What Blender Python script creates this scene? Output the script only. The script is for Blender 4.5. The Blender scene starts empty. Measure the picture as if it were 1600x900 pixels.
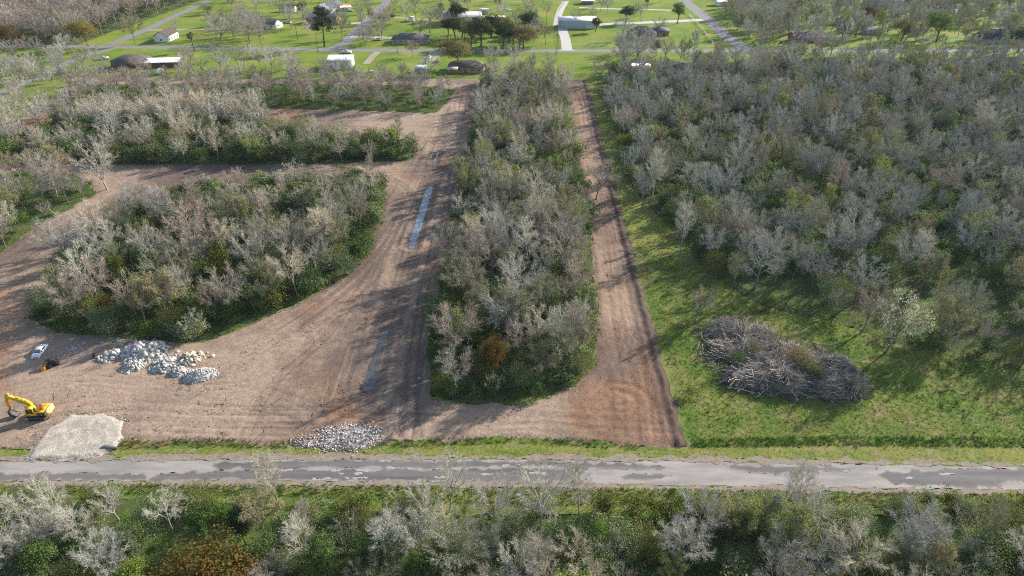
import bpy, math, random
import numpy as np
from mathutils import Vector, Matrix

SC = bpy.context.scene
COL = SC.collection
rad = math.radians

# ------------------------------------------------------------------ camera
H = 95.0                      # drone height above the ground
PITCH = 32.4                  # degrees below the horizon
cam_data = bpy.data.cameras.new('camera')
cam_data.sensor_width = 36.0
cam_data.lens = 24.0
cam_data.clip_start = 0.5
cam_data.clip_end = 20000.0
cam = bpy.data.objects.new('camera', cam_data)
COL.objects.link(cam)
cam.location = (0, 0, H)
cam.rotation_euler = (rad(90 - PITCH), 0, 0)
SC.camera = cam

# ------------------------------------------------------------------ light
SUN_EL, SUN_AZ = 24.0, 53.0   # azimuth clockwise from +Y (away from the camera)
world = bpy.data.worlds.new('World')
SC.world = world
world.use_nodes = True
wn = world.node_tree
for n in list(wn.nodes):
    wn.nodes.remove(n)
sky = wn.nodes.new('ShaderNodeTexSky')
sky.sky_type = 'NISHITA'
sky.sun_disc = False
sky.sun_elevation = rad(SUN_EL)
sky.sun_rotation = rad(SUN_AZ)
sky.air_density = 1.2
sky.dust_density = 1.0
bg = wn.nodes.new('ShaderNodeBackground')
bg.inputs['Strength'].default_value = 0.11
wo = wn.nodes.new('ShaderNodeOutputWorld')
wn.links.new(sky.outputs[0], bg.inputs['Color'])
wn.links.new(bg.outputs[0], wo.inputs['Surface'])
sd = bpy.data.lights.new('sun', 'SUN')
sd.energy = 5.0
sd.angle = rad(0.6)
sd.color = (1.0, 0.93, 0.83)
sun = bpy.data.objects.new('sun', sd)
COL.objects.link(sun)
_s = Vector((math.sin(rad(SUN_AZ)) * math.cos(rad(SUN_EL)), math.cos(rad(SUN_AZ)) * math.cos(rad(SUN_EL)), math.sin(rad(SUN_EL))))
sun.rotation_euler = _s.to_track_quat('Z', 'Y').to_euler()
sun.location = (0, 0, 300)
SC.view_settings.view_transform = 'Standard'
SC.view_settings.look = 'None'
SC.view_settings.exposure = 0.85
SC.view_settings.gamma = 1.0
SC.view_settings.use_curve_mapping = False
SC.render.engine = 'CYCLES'
SC.cycles.max_bounces = 5
SC.cycles.diffuse_bounces = 3
SC.cycles.glossy_bounces = 2
SC.cycles.transmission_bounces = 3
SC.cycles.volume_bounces = 0
SC.cycles.use_denoising = False
SC.cycles.filter_width = 1.1
HAZE = .00005

# ------------------------------------------------------------------ survey: picture measurements to ground metres
FPX = 800.0 / math.tan(rad(73.74 / 2))
_cp, _sp = math.cos(rad(PITCH)), math.sin(rad(PITCH))

def G(px, py):
    """ground point (metres) seen at a 1600x900 picture position"""
    u, v = (px - 800.0) / FPX, (450.0 - py) / FPX
    dy, dz = _cp + v * _sp, -_sp + v * _cp
    t = H / -dz
    return (u * t, dy * t)

def PX(x, y, z=0.0):
    """picture position and depth of a world point"""
    d = y * _cp - (z - H) * _sp
    v = (y * _sp + (z - H) * _cp) / d
    return 800.0 + FPX * x / d, 450.0 - FPX * v, d

def GP(pts):
    return [G(*p) for p in pts]

# ------------------------------------------------------------------ numpy noise
def _hash(i, j, s):
    i = i.astype(np.int64); j = j.astype(np.int64)
    n = (i * 374761393 + j * 668265263 + s * 974634777) & 0x7fffffff
    n = ((n ^ (n >> 13)) * 1274126177) & 0x7fffffff
    n = (n ^ (n >> 16)) & 0xffff
    return n / 65535.0

def vnoise(x, y, s=0):
    x = np.asarray(x, float); y = np.asarray(y, float)
    i, j = np.floor(x), np.floor(y)
    fx, fy = x - i, y - j
    fx = fx * fx * (3 - 2 * fx); fy = fy * fy * (3 - 2 * fy)
    a = _hash(i, j, s); b = _hash(i + 1, j, s); c = _hash(i, j + 1, s); d = _hash(i + 1, j + 1, s)
    return (a + (b - a) * fx) * (1 - fy) + (c + (d - c) * fx) * fy

def fbm(x, y, s=0, o=4):
    r, a, t = 0.0, 0.5, 0.0
    for k in range(o):
        r = r + a * vnoise(np.asarray(x) * 2 ** k, np.asarray(y) * 2 ** k, s + k * 17)
        t += a; a *= 0.55
    return r / t

def sstep(a, b, x):
    t = np.clip((x - a) / (b - a), 0, 1)
    return t * t * (3 - 2 * t)

def poly_sdf(P, poly):
    """signed distance of points P (N,2) to a polygon, negative inside"""
    n = len(poly); d = np.full(len(P), 1e18); ins = np.zeros(len(P), bool)
    for k in range(n):
        a = np.array(poly[k], float); b = np.array(poly[(k + 1) % n], float)
        e = b - a; w = P - a
        t = np.clip((w @ e) / max(e @ e, 1e-9), 0, 1)
        q = w - t[:, None] * e
        d = np.minimum(d, (q * q).sum(1))
        c = ((a[1] > P[:, 1]) != (b[1] > P[:, 1]))
        if abs(e[1]) > 1e-12:
            xi = a[0] + (P[:, 1] - a[1]) / e[1] * e[0]
            ins ^= c & (P[:, 0] < xi)
    d = np.sqrt(d)
    return np.where(ins, -d, d)

def line_st(P, pts):
    """signed lateral offset and distance along a polyline"""
    best = np.full(len(P), 1e18); S = np.zeros(len(P)); T = np.zeros(len(P)); acc = 0.0
    for a, b in zip(pts[:-1], pts[1:]):
        a = np.array(a, float); b = np.array(b, float); e = b - a; L = np.linalg.norm(e); e = e / L
        w = P - a; tt = w @ e; t = np.clip(tt, 0, L)
        q = w - t[:, None] * e; d = (q * q).sum(1)
        m = d < best
        best = np.where(m, d, best)
        sg = np.sign(e[0] * w[:, 1] - e[1] * w[:, 0])
        S = np.where(m, sg * np.sqrt(d), S); T = np.where(m, acc + t, T)
        acc += L
    return S, T

def smooth_line(pts, k=2):
    pts = [np.array(p, float) for p in pts]
    for _ in range(k):
        q = [pts[0]]
        for a, b in zip(pts[:-1], pts[1:]):
            q += [a * .75 + b * .25, a * .25 + b * .75]
        q.append(pts[-1]); pts = q
    return [tuple(p) for p in pts]

# ------------------------------------------------------------------ mesh collector
class MB:
    def __init__(s):
        s.V = []; s.C = []; s.T = []; s.TI = []; s.Q = []; s.QI = []; s.n = 0
    def add(s, v, tris=None, quads=None, mi=0, tint=(1, 1, 1)):
        v = np.asarray(v, float).reshape(-1, 3)
        c = np.asarray(tint, float)
        if c.ndim == 1:
            c = np.tile(c, (len(v), 1))
        s.V.append(v); s.C.append(c)
        if tris is not None and len(tris):
            t = np.asarray(tris, np.int64).reshape(-1, 3) + s.n
            s.T.append(t); s.TI.append(np.full(len(t), mi))
        if quads is not None and len(quads):
            q = np.asarray(quads, np.int64).reshape(-1, 4) + s.n
            s.Q.append(q); s.QI.append(np.full(len(q), mi))
        s.n += len(v)
        return s
    def arrays(s):
        V = np.concatenate(s.V); C = np.concatenate(s.C)
        T = [x for x in s.T]
        for q in s.Q:
            T += [q[:, [0, 1, 2]], q[:, [0, 2, 3]]]
        return V, np.concatenate(T), C
    # --- solids
    def box(s, c, size, rz=0.0, mi=0, tint=(1, 1, 1), ry=0.0, taper=1.0):
        x, y, z = [k / 2 for k in size]
        v = np.array([(-x, -y, -z), (x, -y, -z), (x, y, -z), (-x, y, -z), (-x * taper, -y * taper, z), (x * taper, -y * taper, z), (x * taper, y * taper, z), (-x * taper, y * taper, z)])
        if ry:
            cy, sy = math.cos(ry), math.sin(ry)
            v = v @ np.array([(cy, 0, -sy), (0, 1, 0), (sy, 0, cy)])
        if rz:
            cz, sz = math.cos(rz), math.sin(rz)
            v = v @ np.array([(cz, sz, 0), (-sz, cz, 0), (0, 0, 1)])
        return s.add(v + np.array(c), quads=[(0, 3, 2, 1), (4, 5, 6, 7), (0, 1, 5, 4), (1, 2, 6, 5), (2, 3, 7, 6), (3, 0, 4, 7)], mi=mi, tint=tint)
    def prism(s, prof, y0, y1, mi=0, tint=(1, 1, 1), inset=0.0):
        """xz outline (counter-clockwise seen from -y) pushed from y0 to y1; inset shrinks a rounded rim on both sides"""
        p = np.array(prof, float); n = len(p); c = p.mean(0)
        rings = []
        if inset > 0:
            q = c + (p - c) * (1 - inset / np.maximum(np.linalg.norm(p - c, axis=1), 1e-6))[:, None]
            seq = [(q, y0), (p, y0 + inset), (p, y1 - inset), (q, y1)]
        else:
            seq = [(p, y0), (p, y1)]
        for r, y in seq:
            rings.append(np.column_stack([r[:, 0], np.full(n, y), r[:, 1]]))
        v = np.concatenate(rings + [np.array([[c[0], y0, c[1]], [c[0], y1, c[1]]])])
        qs = []; ts = []
        for k in range(len(seq) - 1):
            for i in range(n):
                j = (i + 1) % n
                qs.append((k * n + i, k * n + j, (k + 1) * n + j, (k + 1) * n + i))
        a, b = len(v) - 2, len(v) - 1; o = (len(seq) - 1) * n
        for i in range(n):
            j = (i + 1) % n
            ts.append((a, j, i)); ts.append((b, o + i, o + j))
        return s.add(v, ts, qs, mi, tint)
    def tube(s, pts, rr, sides=5, mi=0, tint=(1, 1, 1), cap=True):
        pts = np.asarray(pts, float); n = len(pts)
        rr = np.broadcast_to(np.asarray(rr, float), (n,))
        d = np.gradient(pts, axis=0); d /= np.maximum(np.linalg.norm(d, axis=1), 1e-9)[:, None]
        up = np.array([0.31, 0.17, 0.93]) if abs(d[0][2]) < .85 else np.array([1.0, 0.1, 0.0])
        a = np.cross(d, up); a /= np.maximum(np.linalg.norm(a, axis=1), 1e-9)[:, None]
        b = np.cross(d, a)
        an = np.arange(sides) / sides * 2 * math.pi
        ring = a[:, None, :] * np.cos(an)[None, :, None] + b[:, None, :] * np.sin(an)[None, :, None]
        v = (pts[:, None, :] + ring * rr[:, None, None]).reshape(-1, 3)
        qs = []
        for k in range(n - 1):
            for i in range(sides):
                j = (i + 1) % sides
                qs.append((k * sides + i, k * sides + j, (k + 1) * sides + j, (k + 1) * sides + i))
        ts = []
        if cap:
            v = np.concatenate([v, pts[:1], pts[-1:]])
            for i in range(sides):
                j = (i + 1) % sides
                ts.append((len(v) - 2, j, i)); ts.append((len(v) - 1, (n - 1) * sides + i, (n - 1) * sides + j))
        return s.add(v, ts, qs, mi, tint)
    def build(s, name, mats, parent=None, smooth=False):
        me = bpy.data.meshes.new(name)
        V = np.concatenate(s.V) if s.V else np.zeros((0, 3))
        C = np.concatenate(s.C)
        T = np.concatenate(s.T) if s.T else np.zeros((0, 3), int)
        Q = np.concatenate(s.Q) if s.Q else np.zeros((0, 4), int)
        TI = np.concatenate(s.TI) if s.TI else np.zeros(0, int)
        QI = np.concatenate(s.QI) if s.QI else np.zeros(0, int)
        me.vertices.add(len(V)); me.vertices.foreach_set('co', V.astype(np.float32).ravel())
        loops = np.concatenate([T.ravel(), Q.ravel()])
        me.loops.add(len(loops)); me.loops.foreach_set('vertex_index', loops.astype(np.int32))
        nf = len(T) + len(Q)
        me.polygons.add(nf)
        st = np.concatenate([np.arange(len(T)) * 3, len(T) * 3 + np.arange(len(Q)) * 4])
        me.polygons.foreach_set('loop_start', st.astype(np.int32))
        me.polygons.foreach_set('material_index', np.concatenate([TI, QI]).astype(np.int32))
        if smooth:
            me.polygons.foreach_set('use_smooth', np.ones(nf, bool))
        at = me.color_attributes.new('tint', 'FLOAT_COLOR', 'POINT')
        at.data.foreach_set('color', np.column_stack([C, np.ones(len(C))]).astype(np.float32).ravel())
        for m in (mats if isinstance(mats, (list, tuple)) else [mats]):
            me.materials.append(m)
        me.update(calc_edges=True)
        o = bpy.data.objects.new(name, me)
        COL.objects.link(o)
        if parent is not None:
            o.parent = parent
        return o

def tag(o, label=None, cat=None, group=None, kind=None):
    if label: o['label'] = label
    if cat: o['category'] = cat
    if group: o['group'] = group
    if kind: o['kind'] = kind
    return o

def empty(name, loc, rz=0.0, label=None, cat=None, group=None):
    o = bpy.data.objects.new(name, None)
    COL.objects.link(o)
    o.empty_display_size = 0.5
    o.location = loc; o.rotation_euler = (0, 0, rz)
    return tag(o, label, cat, group)

def copy_tree(o, parent=None):
    c = o.copy(); COL.objects.link(c)
    if parent is not None:
        c.parent = parent
    for ch in list(o.children):
        copy_tree(ch, c)
    return c

# ------------------------------------------------------------------ materials
def mat(name, base=(.5, .5, .5), rough=.8, metal=0.0, var=0.0, scale=1.0, bump=0.0, bscale=None, use_tint=False, use_obj=False, transl=0.0, spec=.3, gloss_obj=False, var2=None, scale2=.1, stretch=None):
    m = bpy.data.materials.new(name); m.use_nodes = True
    nt = m.node_tree; N = nt.nodes; L = nt.links
    for n in list(N): N.remove(n)
    out = N.new('ShaderNodeOutputMaterial'); p = N.new('ShaderNodeBsdfPrincipled')
    p.inputs['Roughness'].default_value = rough; p.inputs['Metallic'].default_value = metal
    p.inputs['Specular IOR Level'].default_value = spec
    def mul(a, b):
        x = N.new('ShaderNodeMix'); x.data_type = 'RGBA'; x.blend_type = 'MULTIPLY'; x.inputs[0].default_value = 1.0
        for k, s in ((6, a), (7, b)):
            if isinstance(s, tuple): x.inputs[k].default_value = (*s, 1)
            else: L.new(s, x.inputs[k])
        return x.outputs[2]
    cur = tuple(base)
    if use_obj:
        cur = mul(cur, N.new('ShaderNodeObjectInfo').outputs['Color'])
    if use_tint:
        a = N.new('ShaderNodeAttribute'); a.attribute_name = 'tint'
        cur = mul(cur, a.outputs['Color'])
    tc = N.new('ShaderNodeTexCoord')
    src = tc.outputs['Object']
    if stretch:
        mp = N.new('ShaderNodeMapping'); mp.inputs['Scale'].default_value = stretch
        L.new(src, mp.inputs['Vector']); src = mp.outputs[0]
    def noise(sc, det=5):
        n = N.new('ShaderNodeTexNoise'); n.inputs['Scale'].default_value = sc; n.inputs['Detail'].default_value = det
        n.inputs['Roughness'].default_value = .65
        L.new(src, n.inputs['Vector']); return n
    if var:
        r = N.new('ShaderNodeMapRange'); r.inputs[1].default_value = .25; r.inputs[2].default_value = .75
        r.inputs[3].default_value = 1 - var; r.inputs[4].default_value = 1 + var
        L.new(noise(scale).outputs[0], r.inputs[0])
        cb = N.new('ShaderNodeCombineColor')
        for k in range(3): L.new(r.outputs[0], cb.inputs[k])
        cur = mul(cur, cb.outputs[0])
    if var2:
        x = N.new('ShaderNodeMix'); x.data_type = 'RGBA'
        r = N.new('ShaderNodeMapRange'); r.inputs[1].default_value = .42; r.inputs[2].default_value = .62
        L.new(noise(scale2, 6).outputs[0], r.inputs[0]); L.new(r.outputs[0], x.inputs[0])
        if isinstance(cur, tuple): x.inputs[6].default_value = (*cur, 1)
        else: L.new(cur, x.inputs[6])
        x.inputs[7].default_value = (*var2, 1)
        cur = x.outputs[2]
    if isinstance(cur, tuple): p.inputs['Base Color'].default_value = (*cur, 1)
    else: L.new(cur, p.inputs['Base Color'])
    if bump:
        b = N.new('ShaderNodeBump'); b.inputs['Strength'].default_value = bump; b.inputs['Distance'].default_value = .15
        L.new(noise(bscale or scale * 3).outputs[0], b.inputs['Height']); L.new(b.outputs[0], p.inputs['Normal'])
    sh = p.outputs[0]
    if transl:
        t = N.new('ShaderNodeBsdfTranslucent'); ms = N.new('ShaderNodeMixShader'); ms.inputs[0].default_value = transl
        if isinstance(cur, tuple): t.inputs[0].default_value = (*cur, 1)
        else: L.new(cur, t.inputs[0])
        L.new(sh, ms.inputs[1]); L.new(t.outputs[0], ms.inputs[2]); sh = ms.outputs[0]
    L.new(sh, out.inputs['Surface'])
    return m

def grass_mat(name, cols, s1, s2, bump=.5, var=.3):
    """three grass colours mixed by two sizes of patch, with fine mottling"""
    m = bpy.data.materials.new(name); m.use_nodes = True
    nt = m.node_tree; N = nt.nodes; L = nt.links
    p = N['Principled BSDF']; p.inputs['Roughness'].default_value = .9; p.inputs['Specular IOR Level'].default_value = .1
    tc = N.new('ShaderNodeTexCoord')
    def noise(sc, det=6, ro=.65, seed=0.0):
        n = N.new('ShaderNodeTexNoise'); n.noise_dimensions = '4D'; n.inputs['W'].default_value = seed
        n.inputs['Scale'].default_value = sc; n.inputs['Detail'].default_value = det; n.inputs['Roughness'].default_value = ro
        L.new(tc.outputs['Object'], n.inputs['Vector']); return n.outputs[0]
    def mr(s, a, b, c=0, d=1):
        r = N.new('ShaderNodeMapRange'); r.inputs[1].default_value = a; r.inputs[2].default_value = b; r.inputs[3].default_value = c; r.inputs[4].default_value = d
        L.new(s, r.inputs[0]); return r.outputs[0]
    def mix(f, a, b, mode='MIX'):
        x = N.new('ShaderNodeMix'); x.data_type = 'RGBA'; x.blend_type = mode
        if isinstance(f, float): x.inputs[0].default_value = f
        else: L.new(f, x.inputs[0])
        for k, s in ((6, a), (7, b)):
            if isinstance(s, tuple): x.inputs[k].default_value = (*s, 1)
            else: L.new(s, x.inputs[k])
        return x.outputs[2]
    c = mix(mr(noise(s1, seed=1.3), .40, .60), cols[0], cols[1])
    c = mix(mr(noise(s2, seed=4.1), .50, .66), c, cols[2])
    f = mr(noise(1.6, 8, .8, 7.7), .25, .75, 1 - var, 1 + var)
    cb = N.new('ShaderNodeCombineColor')
    for k in range(3): L.new(f, cb.inputs[k])
    c = mix(1.0, c, cb.outputs[0], 'MULTIPLY')
    L.new(c, p.inputs['Base Color'])
    if bump:
        b = N.new('ShaderNodeBump'); b.inputs['Strength'].default_value = bump; b.inputs['Distance'].default_value = .35
        L.new(noise(1.3, 8, .75, 2.2), b.inputs['Height']); L.new(b.outputs[0], p.inputs['Normal'])
    return m

M = {}
M['ground'] = grass_mat('rough pasture', ((.095, .16, .025), (.175, .20, .045), (.24, .205, .09)), .07, .22, .6, .45)
M['lawn'] = grass_mat('mown lawn', ((.12, .195, .02), (.195, .245, .034), (.27, .25, .07)), .035, .06, .3, .3)
M['verge'] = grass_mat('mown verge', ((.14, .19, .035), (.22, .22, .055), (.29, .24, .12)), .16, .35, .4)
M['floor'] = grass_mat('leaf litter', ((.065, .10, .026), (.10, .105, .045), (.10, .16, .035)), .15, .2)
M['dirt'] = mat('bare soil', (1, 1, 1), .95, var=.30, scale=1.6, bump=.9, bscale=2.2, use_tint=True, spec=.1)
M['gravel'] = mat('limestone gravel', (.50, .45, .39), .9, var=.35, scale=1.6, bump=.9, bscale=3, spec=.15, var2=(.36, .305, .25), scale2=.45)
M['road'] = mat('worn chip seal', (.345, .312, .292), .85, var=.16, scale=.8, bump=.15, bscale=8, spec=.25, var2=(.25, .23, .22), scale2=.25, stretch=(.3, 1.6, 1))
M['patch'] = mat('newer asphalt patch', (1, 1, 1), .85, use_tint=True, var=.16, scale=.8, bump=.15, bscale=8, spec=.3, stretch=(.5, 1.3, 1))
M['palepatch'] = mat('bleached patch', (.36, .34, .325), .85, var=.15, scale=1.5)
M['shoulder'] = mat('dirty road shoulder', (.27, .225, .18), .95, var=.3, scale=1.2, bump=.3, spec=.1)
M['farroad'] = mat('grey asphalt road', (.22, .21, .21), .85, var=.15, scale=.3)
M['concrete'] = mat('pale concrete', (.50, .48, .45), .85, var=.12, scale=.5)
M['sandy'] = mat('sandy track', (.34, .29, .21), .9, var=.2, scale=.4)
M['water'] = mat('muddy water', (.17, .20, .25), .06, spec=.6, var=.25, scale=.35)  # murk plus the sky's pale blue reflection, painted into the base colour
M['darkwater'] = mat('dark ditch water', (.085, .08, .08), .10, spec=.6, var=.3, scale=.35)
M['bark'] = mat('bark', (1, 1, 1), .9, use_obj=True, use_tint=True, var=.25, scale=2.0, bump=.3, spec=.1)
M['twig'] = mat('twigs', (1, 1, 1), .85, use_obj=True, use_tint=True, spec=.15)
M['greytwig'] = mat('grey twigs', (.27, .245, .21), .85, use_tint=True, spec=.15)
M['leaf'] = mat('leaves', (1, 1, 1), .8, use_obj=True, use_tint=True, transl=.28, spec=.06)
M['grasst'] = mat('grass blades', (1, 1, 1), .7, use_tint=True, transl=.35, spec=.15)
M['tinted'] = mat('stone', (1, 1, 1), .85, use_tint=True, var=.15, scale=1.5, bump=.2, spec=.2)
M['stick'] = mat('dead wood', (1, 1, 1), .9, use_tint=True, spec=.1)
M['yellow'] = mat('yellow machine paint', (.74, .45, .018), .45, var=.18, scale=2, spec=.5)
M['orange'] = mat('orange paint', (.65, .22, .02), .45, var=.1, scale=2, spec=.5)
M['black'] = mat('black steel', (.018, .018, .02), .5, var=.2, scale=3, spec=.4)
M['steel'] = mat('worn steel', (.10, .09, .085), .6, metal=.2, var=.3, scale=4)
M['chrome'] = mat('ram rod steel', (.6, .6, .6), .25, metal=1.0)
M['glass'] = mat('dark window glass', (.02, .025, .03), .06, spec=.7)
M['rubber'] = mat('tyre rubber', (.02, .02, .02), .8)
M['paint'] = mat('car paint', (1, 1, 1), .3, use_obj=True, spec=.6)
M['lamp'] = mat('lamp lens', (.75, .75, .75), .1, spec=.6)
M['redlamp'] = mat('red lamp lens', (.4, .02, .02), .15, spec=.6)
M['wall'] = mat('painted wall', (1, 1, 1), .8, use_obj=True, var=.08, scale=.8)
M['brick'] = mat('brick wall', (1, 1, 1), .85, use_obj=True, var=.3, scale=2.5)
M['shingle'] = mat('roof shingles', (1, 1, 1), .85, use_obj=True, var=.22, scale=1.2, bump=.15)
M['metalroof'] = mat('metal sheet', (1, 1, 1), .4, use_obj=True, var=.1, scale=.5, spec=.5)
M['white'] = mat('white paint', (.78, .78, .76), .6)
M['wood'] = mat('weathered wood', (.16, .13, .10), .9, var=.25, scale=3)
M['pole'] = mat('pole timber', (.14, .10, .075), .9, var=.25, scale=3)
M['pipe'] = mat('corrugated pipe', (.25, .25, .25), .5, metal=.6)

# ------------------------------------------------------------------ ground sheets
def sheet(name, poly, cell, z, material, amp=0.0, nscale=.3, holes=(), hf=None, cf=None, kind='structure', label=None, seed=1, smooth=True):
    poly = np.array(poly, float)
    x0, y0 = poly.min(0) - cell * 2 - amp; x1, y1 = poly.max(0) + cell * 2 + amp
    nx, ny = int((x1 - x0) / cell) + 2, int((y1 - y0) / cell) + 2
    gx, gy = np.meshgrid(x0 + np.arange(nx) * cell, y0 + np.arange(ny) * cell)
    P = np.column_stack([gx.ravel(), gy.ravel()])
    d = poly_sdf(P, poly)
    for h in holes:
        d = np.maximum(d, -poly_sdf(P, h))
    if amp:
        d = d + amp * 2 * (fbm(P[:, 0] * nscale, P[:, 1] * nscale, seed, 4) - .5) * 1.6
    D = d.reshape(ny, nx)
    dgy, dgx = np.gradient(D, cell)
    g = np.column_stack([dgx.ravel(), dgy.ravel()]); g /= np.maximum(np.linalg.norm(g, axis=1), .3)[:, None]
    out = d > 0
    P2 = P.copy()
    mv = out & (d < cell * 2.2)
    P2[mv] -= g[mv] * d[mv][:, None]
    idx = np.arange(nx * ny).reshape(ny, nx)
    q = np.stack([idx[:-1, :-1], idx[:-1, 1:], idx[1:, 1:], idx[1:, :-1]], -1).reshape(-1, 4)
    keep = (~out[q]).any(1) & (d[q] < cell * 2.0).all(1)
    q = q[keep]
    use, inv = np.unique(q, return_inverse=True)
    q = inv.reshape(-1, 4)
    Q = P2[use]; dd = np.minimum(d[use], 0)
    zz = np.full(len(Q), float(z)) if hf is None else hf(Q, dd)
    tint = (1, 1, 1) if cf is None else cf(Q, dd)
    mb = MB(); mb.add(np.column_stack([Q, zz]), quads=q, tint=tint)
    o = mb.build(name, material, smooth=smooth)
    return tag(o, label, None, None, kind)

def ribbon(name, line, width, z, material, label=None):
    """a road of constant width along a ground line"""
    pts = np.array(smooth_line(line, 3)); t = np.gradient(pts, axis=0); t /= np.linalg.norm(t, axis=1)[:, None]
    nrm = np.column_stack([-t[:, 1], t[:, 0]])
    w = np.broadcast_to(np.asarray(width, float), (len(pts),))[:, None] / 2
    a, b = pts + nrm * w, pts - nrm * w
    n = len(pts)
    v = np.column_stack([np.concatenate([a, b]), np.full(2 * n, z)])
    mb = MB(); mb.add(v, quads=[(n + k, n + k + 1, k + 1, k) for k in range(n - 1)])
    return tag(mb.build(name, material), label, None, None, 'structure')

# the ground: one sheet to the horizon
mb = MB(); s_ = 6000.0
mb.add([(-s_, -s_, 0), (s_, -s_, 0), (s_, s_, 0), (-s_, s_, 0)], quads=[(0, 1, 2, 3)])
tag(mb.build('ground', M['ground']), 'rough green and tan pasture ground', None, None, 'structure')

# woods footprints (picture survey of where the trunks stand)
W_MID = GP([(672, 622), (668, 545), (688, 440), (710, 330), (726, 250), (742, 165), (752, 128), (880, 126), (889, 185), (905, 255), (922, 330), (928, 430), (932, 520), (930, 570), (898, 606), (820, 632), (740, 634)])
W_LEFT = GP([(52, 500), (90, 520), (215, 530), (320, 536), (400, 503), (470, 472), (545, 432), (578, 390), (604, 305), (585, 282), (440, 290), (320, 296), (215, 325), (140, 385), (72, 440)])
W_BAND = GP([(-120, 262), (40, 256), (110, 257), (250, 257), (360, 257), (500, 257), (640, 251), (648, 228), (600, 222), (430, 214), (418, 196), (300, 184), (90, 194), (52, 222), (-120, 232)])
W_FAR = GP([(110, 170), (300, 170), (430, 170), (560, 173), (680, 177), (700, 160), (712, 140), (640, 133), (430, 131), (300, 131), (110, 133)])
W_WEST = GP([(-160, 415), (0, 398), (60, 352), (110, 326), (152, 302), (120, 274), (40, 268), (-160, 285)])
W_RIGHT = GP([(948, 165), (985, 290), (1010, 318), (1060, 372), (1112, 432), (1190, 476), (1300, 505), (1420, 545), (1520, 565), (1780, 620), (1780, 108), (1300, 104), (1130, 108), (1000, 108), (948, 112)])
W_BOT = GP([(-260, 772), (100, 778), (300, 782), (420, 790), (560, 800), (800, 806), (1000, 803), (1180, 800), (1330, 802), (1500, 796), (1880, 800), (2300, 1080), (-700, 1080)])
W_TL = GP([(-200, 72), (0, 70), (60, 76), (120, 70), (170, 52), (230, 30), (300, 6), (340, -14), (-200, -14)])

DIRT = GP([(-140, 706), (40, 703), (200, 688), (330, 692), (450, 694), (600, 692), (800, 684), (940, 691), (1005, 700), (1072, 698), (1058, 640), (1040, 580), (1018, 500), (1000, 430), (985, 382), (960, 290), (940, 215), (918, 126), (880, 122), (745, 123), (400, 124), (110, 121), (95, 150), (40, 184), (-140, 192)])
PUD_A = GP([(669, 291), (676, 291), (675, 300), (667, 328), (659, 353), (651, 376), (645, 389), (639, 388), (642, 372), (650, 345), (657, 322), (662, 305)])
PUD_B = GP([(602, 517), (607, 517), (603, 530), (597, 552), (591, 580), (585, 608), (577, 614), (567, 612), (571, 590), (579, 568), (587, 548), (595, 528)])
PUD_C = GP([(676.5, 256), (679, 256), (685, 238), (683, 238)])

TR = [  # wheel and blade corridors: line, half width, strength
    (GP([(896, 128), (925, 230), (948, 330), (972, 450), (992, 560), (1012, 690)]), 8.5, 1.0),
    (GP([(728, 132), (705, 250), (676, 380), (652, 480), (632, 600), (628, 680)]), 6.0, 1.0),
    (GP([(712, 150), (690, 210), (640, 340), (600, 450), (560, 560), (530, 640)]), 6.5, .9),
    (GP([(-100, 680), (150, 650), (330, 655), (620, 660), (820, 655), (1050, 672)]), 6.5, .9),
    (GP([(-60, 640), (150, 600), (360, 560), (480, 500), (570, 420), (640, 330), (690, 240)]), 9.0, .8),
    (GP([(-120, 470), (0, 412), (130, 335), (200, 296), (260, 278), (420, 270), (660, 268)]), 6.0, .9),
    (GP([(200, 187), (430, 190), (560, 192), (690, 196)]), 7.0, .8),
    (GP([(110, 126), (430, 128), (760, 131)]), 4.0, .6),
    (GP([(940, 640), (985, 648), (1006, 628), (985, 608), (955, 606)]), 3.2, 1.2),
    (GP([(970, 632), (990, 630), (986, 618), (972, 616)]), 1.6, 1.5),
]
TR = [(smooth_line(l, 2), w, s) for l, w, s in TR]
XTR = [smooth_line(GP(p), 3) for p in (
    [(20, 660), (180, 640), (330, 600), (450, 520), (520, 470)], [(120, 600), (260, 610), (420, 600), (560, 560), (630, 470)], [(380, 690), (420, 600), (500, 540), (560, 460), (620, 350)],
    [(230, 620), (330, 590), (420, 610), (520, 650), (700, 655)], [(0, 610), (110, 590), (240, 600), (350, 640), (470, 660)], [(650, 690), (640, 600), (655, 500), (675, 400), (705, 250)],
    [(560, 640), (640, 650), (760, 665), (900, 650), (960, 600), (985, 520)], [(700, 680), (820, 665), (930, 670), (1000, 640), (1000, 560)], [(300, 268), (420, 276), (560, 272), (650, 290), (640, 380)],
    [(0, 440), (90, 370), (170, 320), (280, 280), (400, 266)], [(430, 182), (560, 186), (680, 190), (720, 150)], [(590, 330), (640, 250), (690, 190), (730, 140)], [(60, 680), (200, 670), (420, 676), (640, 676)])]
EDGE = smooth_line(GP([(917, 126), (940, 215), (959, 290), (984, 382), (999, 430), (1017, 500), (1039, 580), (1057, 640), (1070, 697)]), 2)

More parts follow.
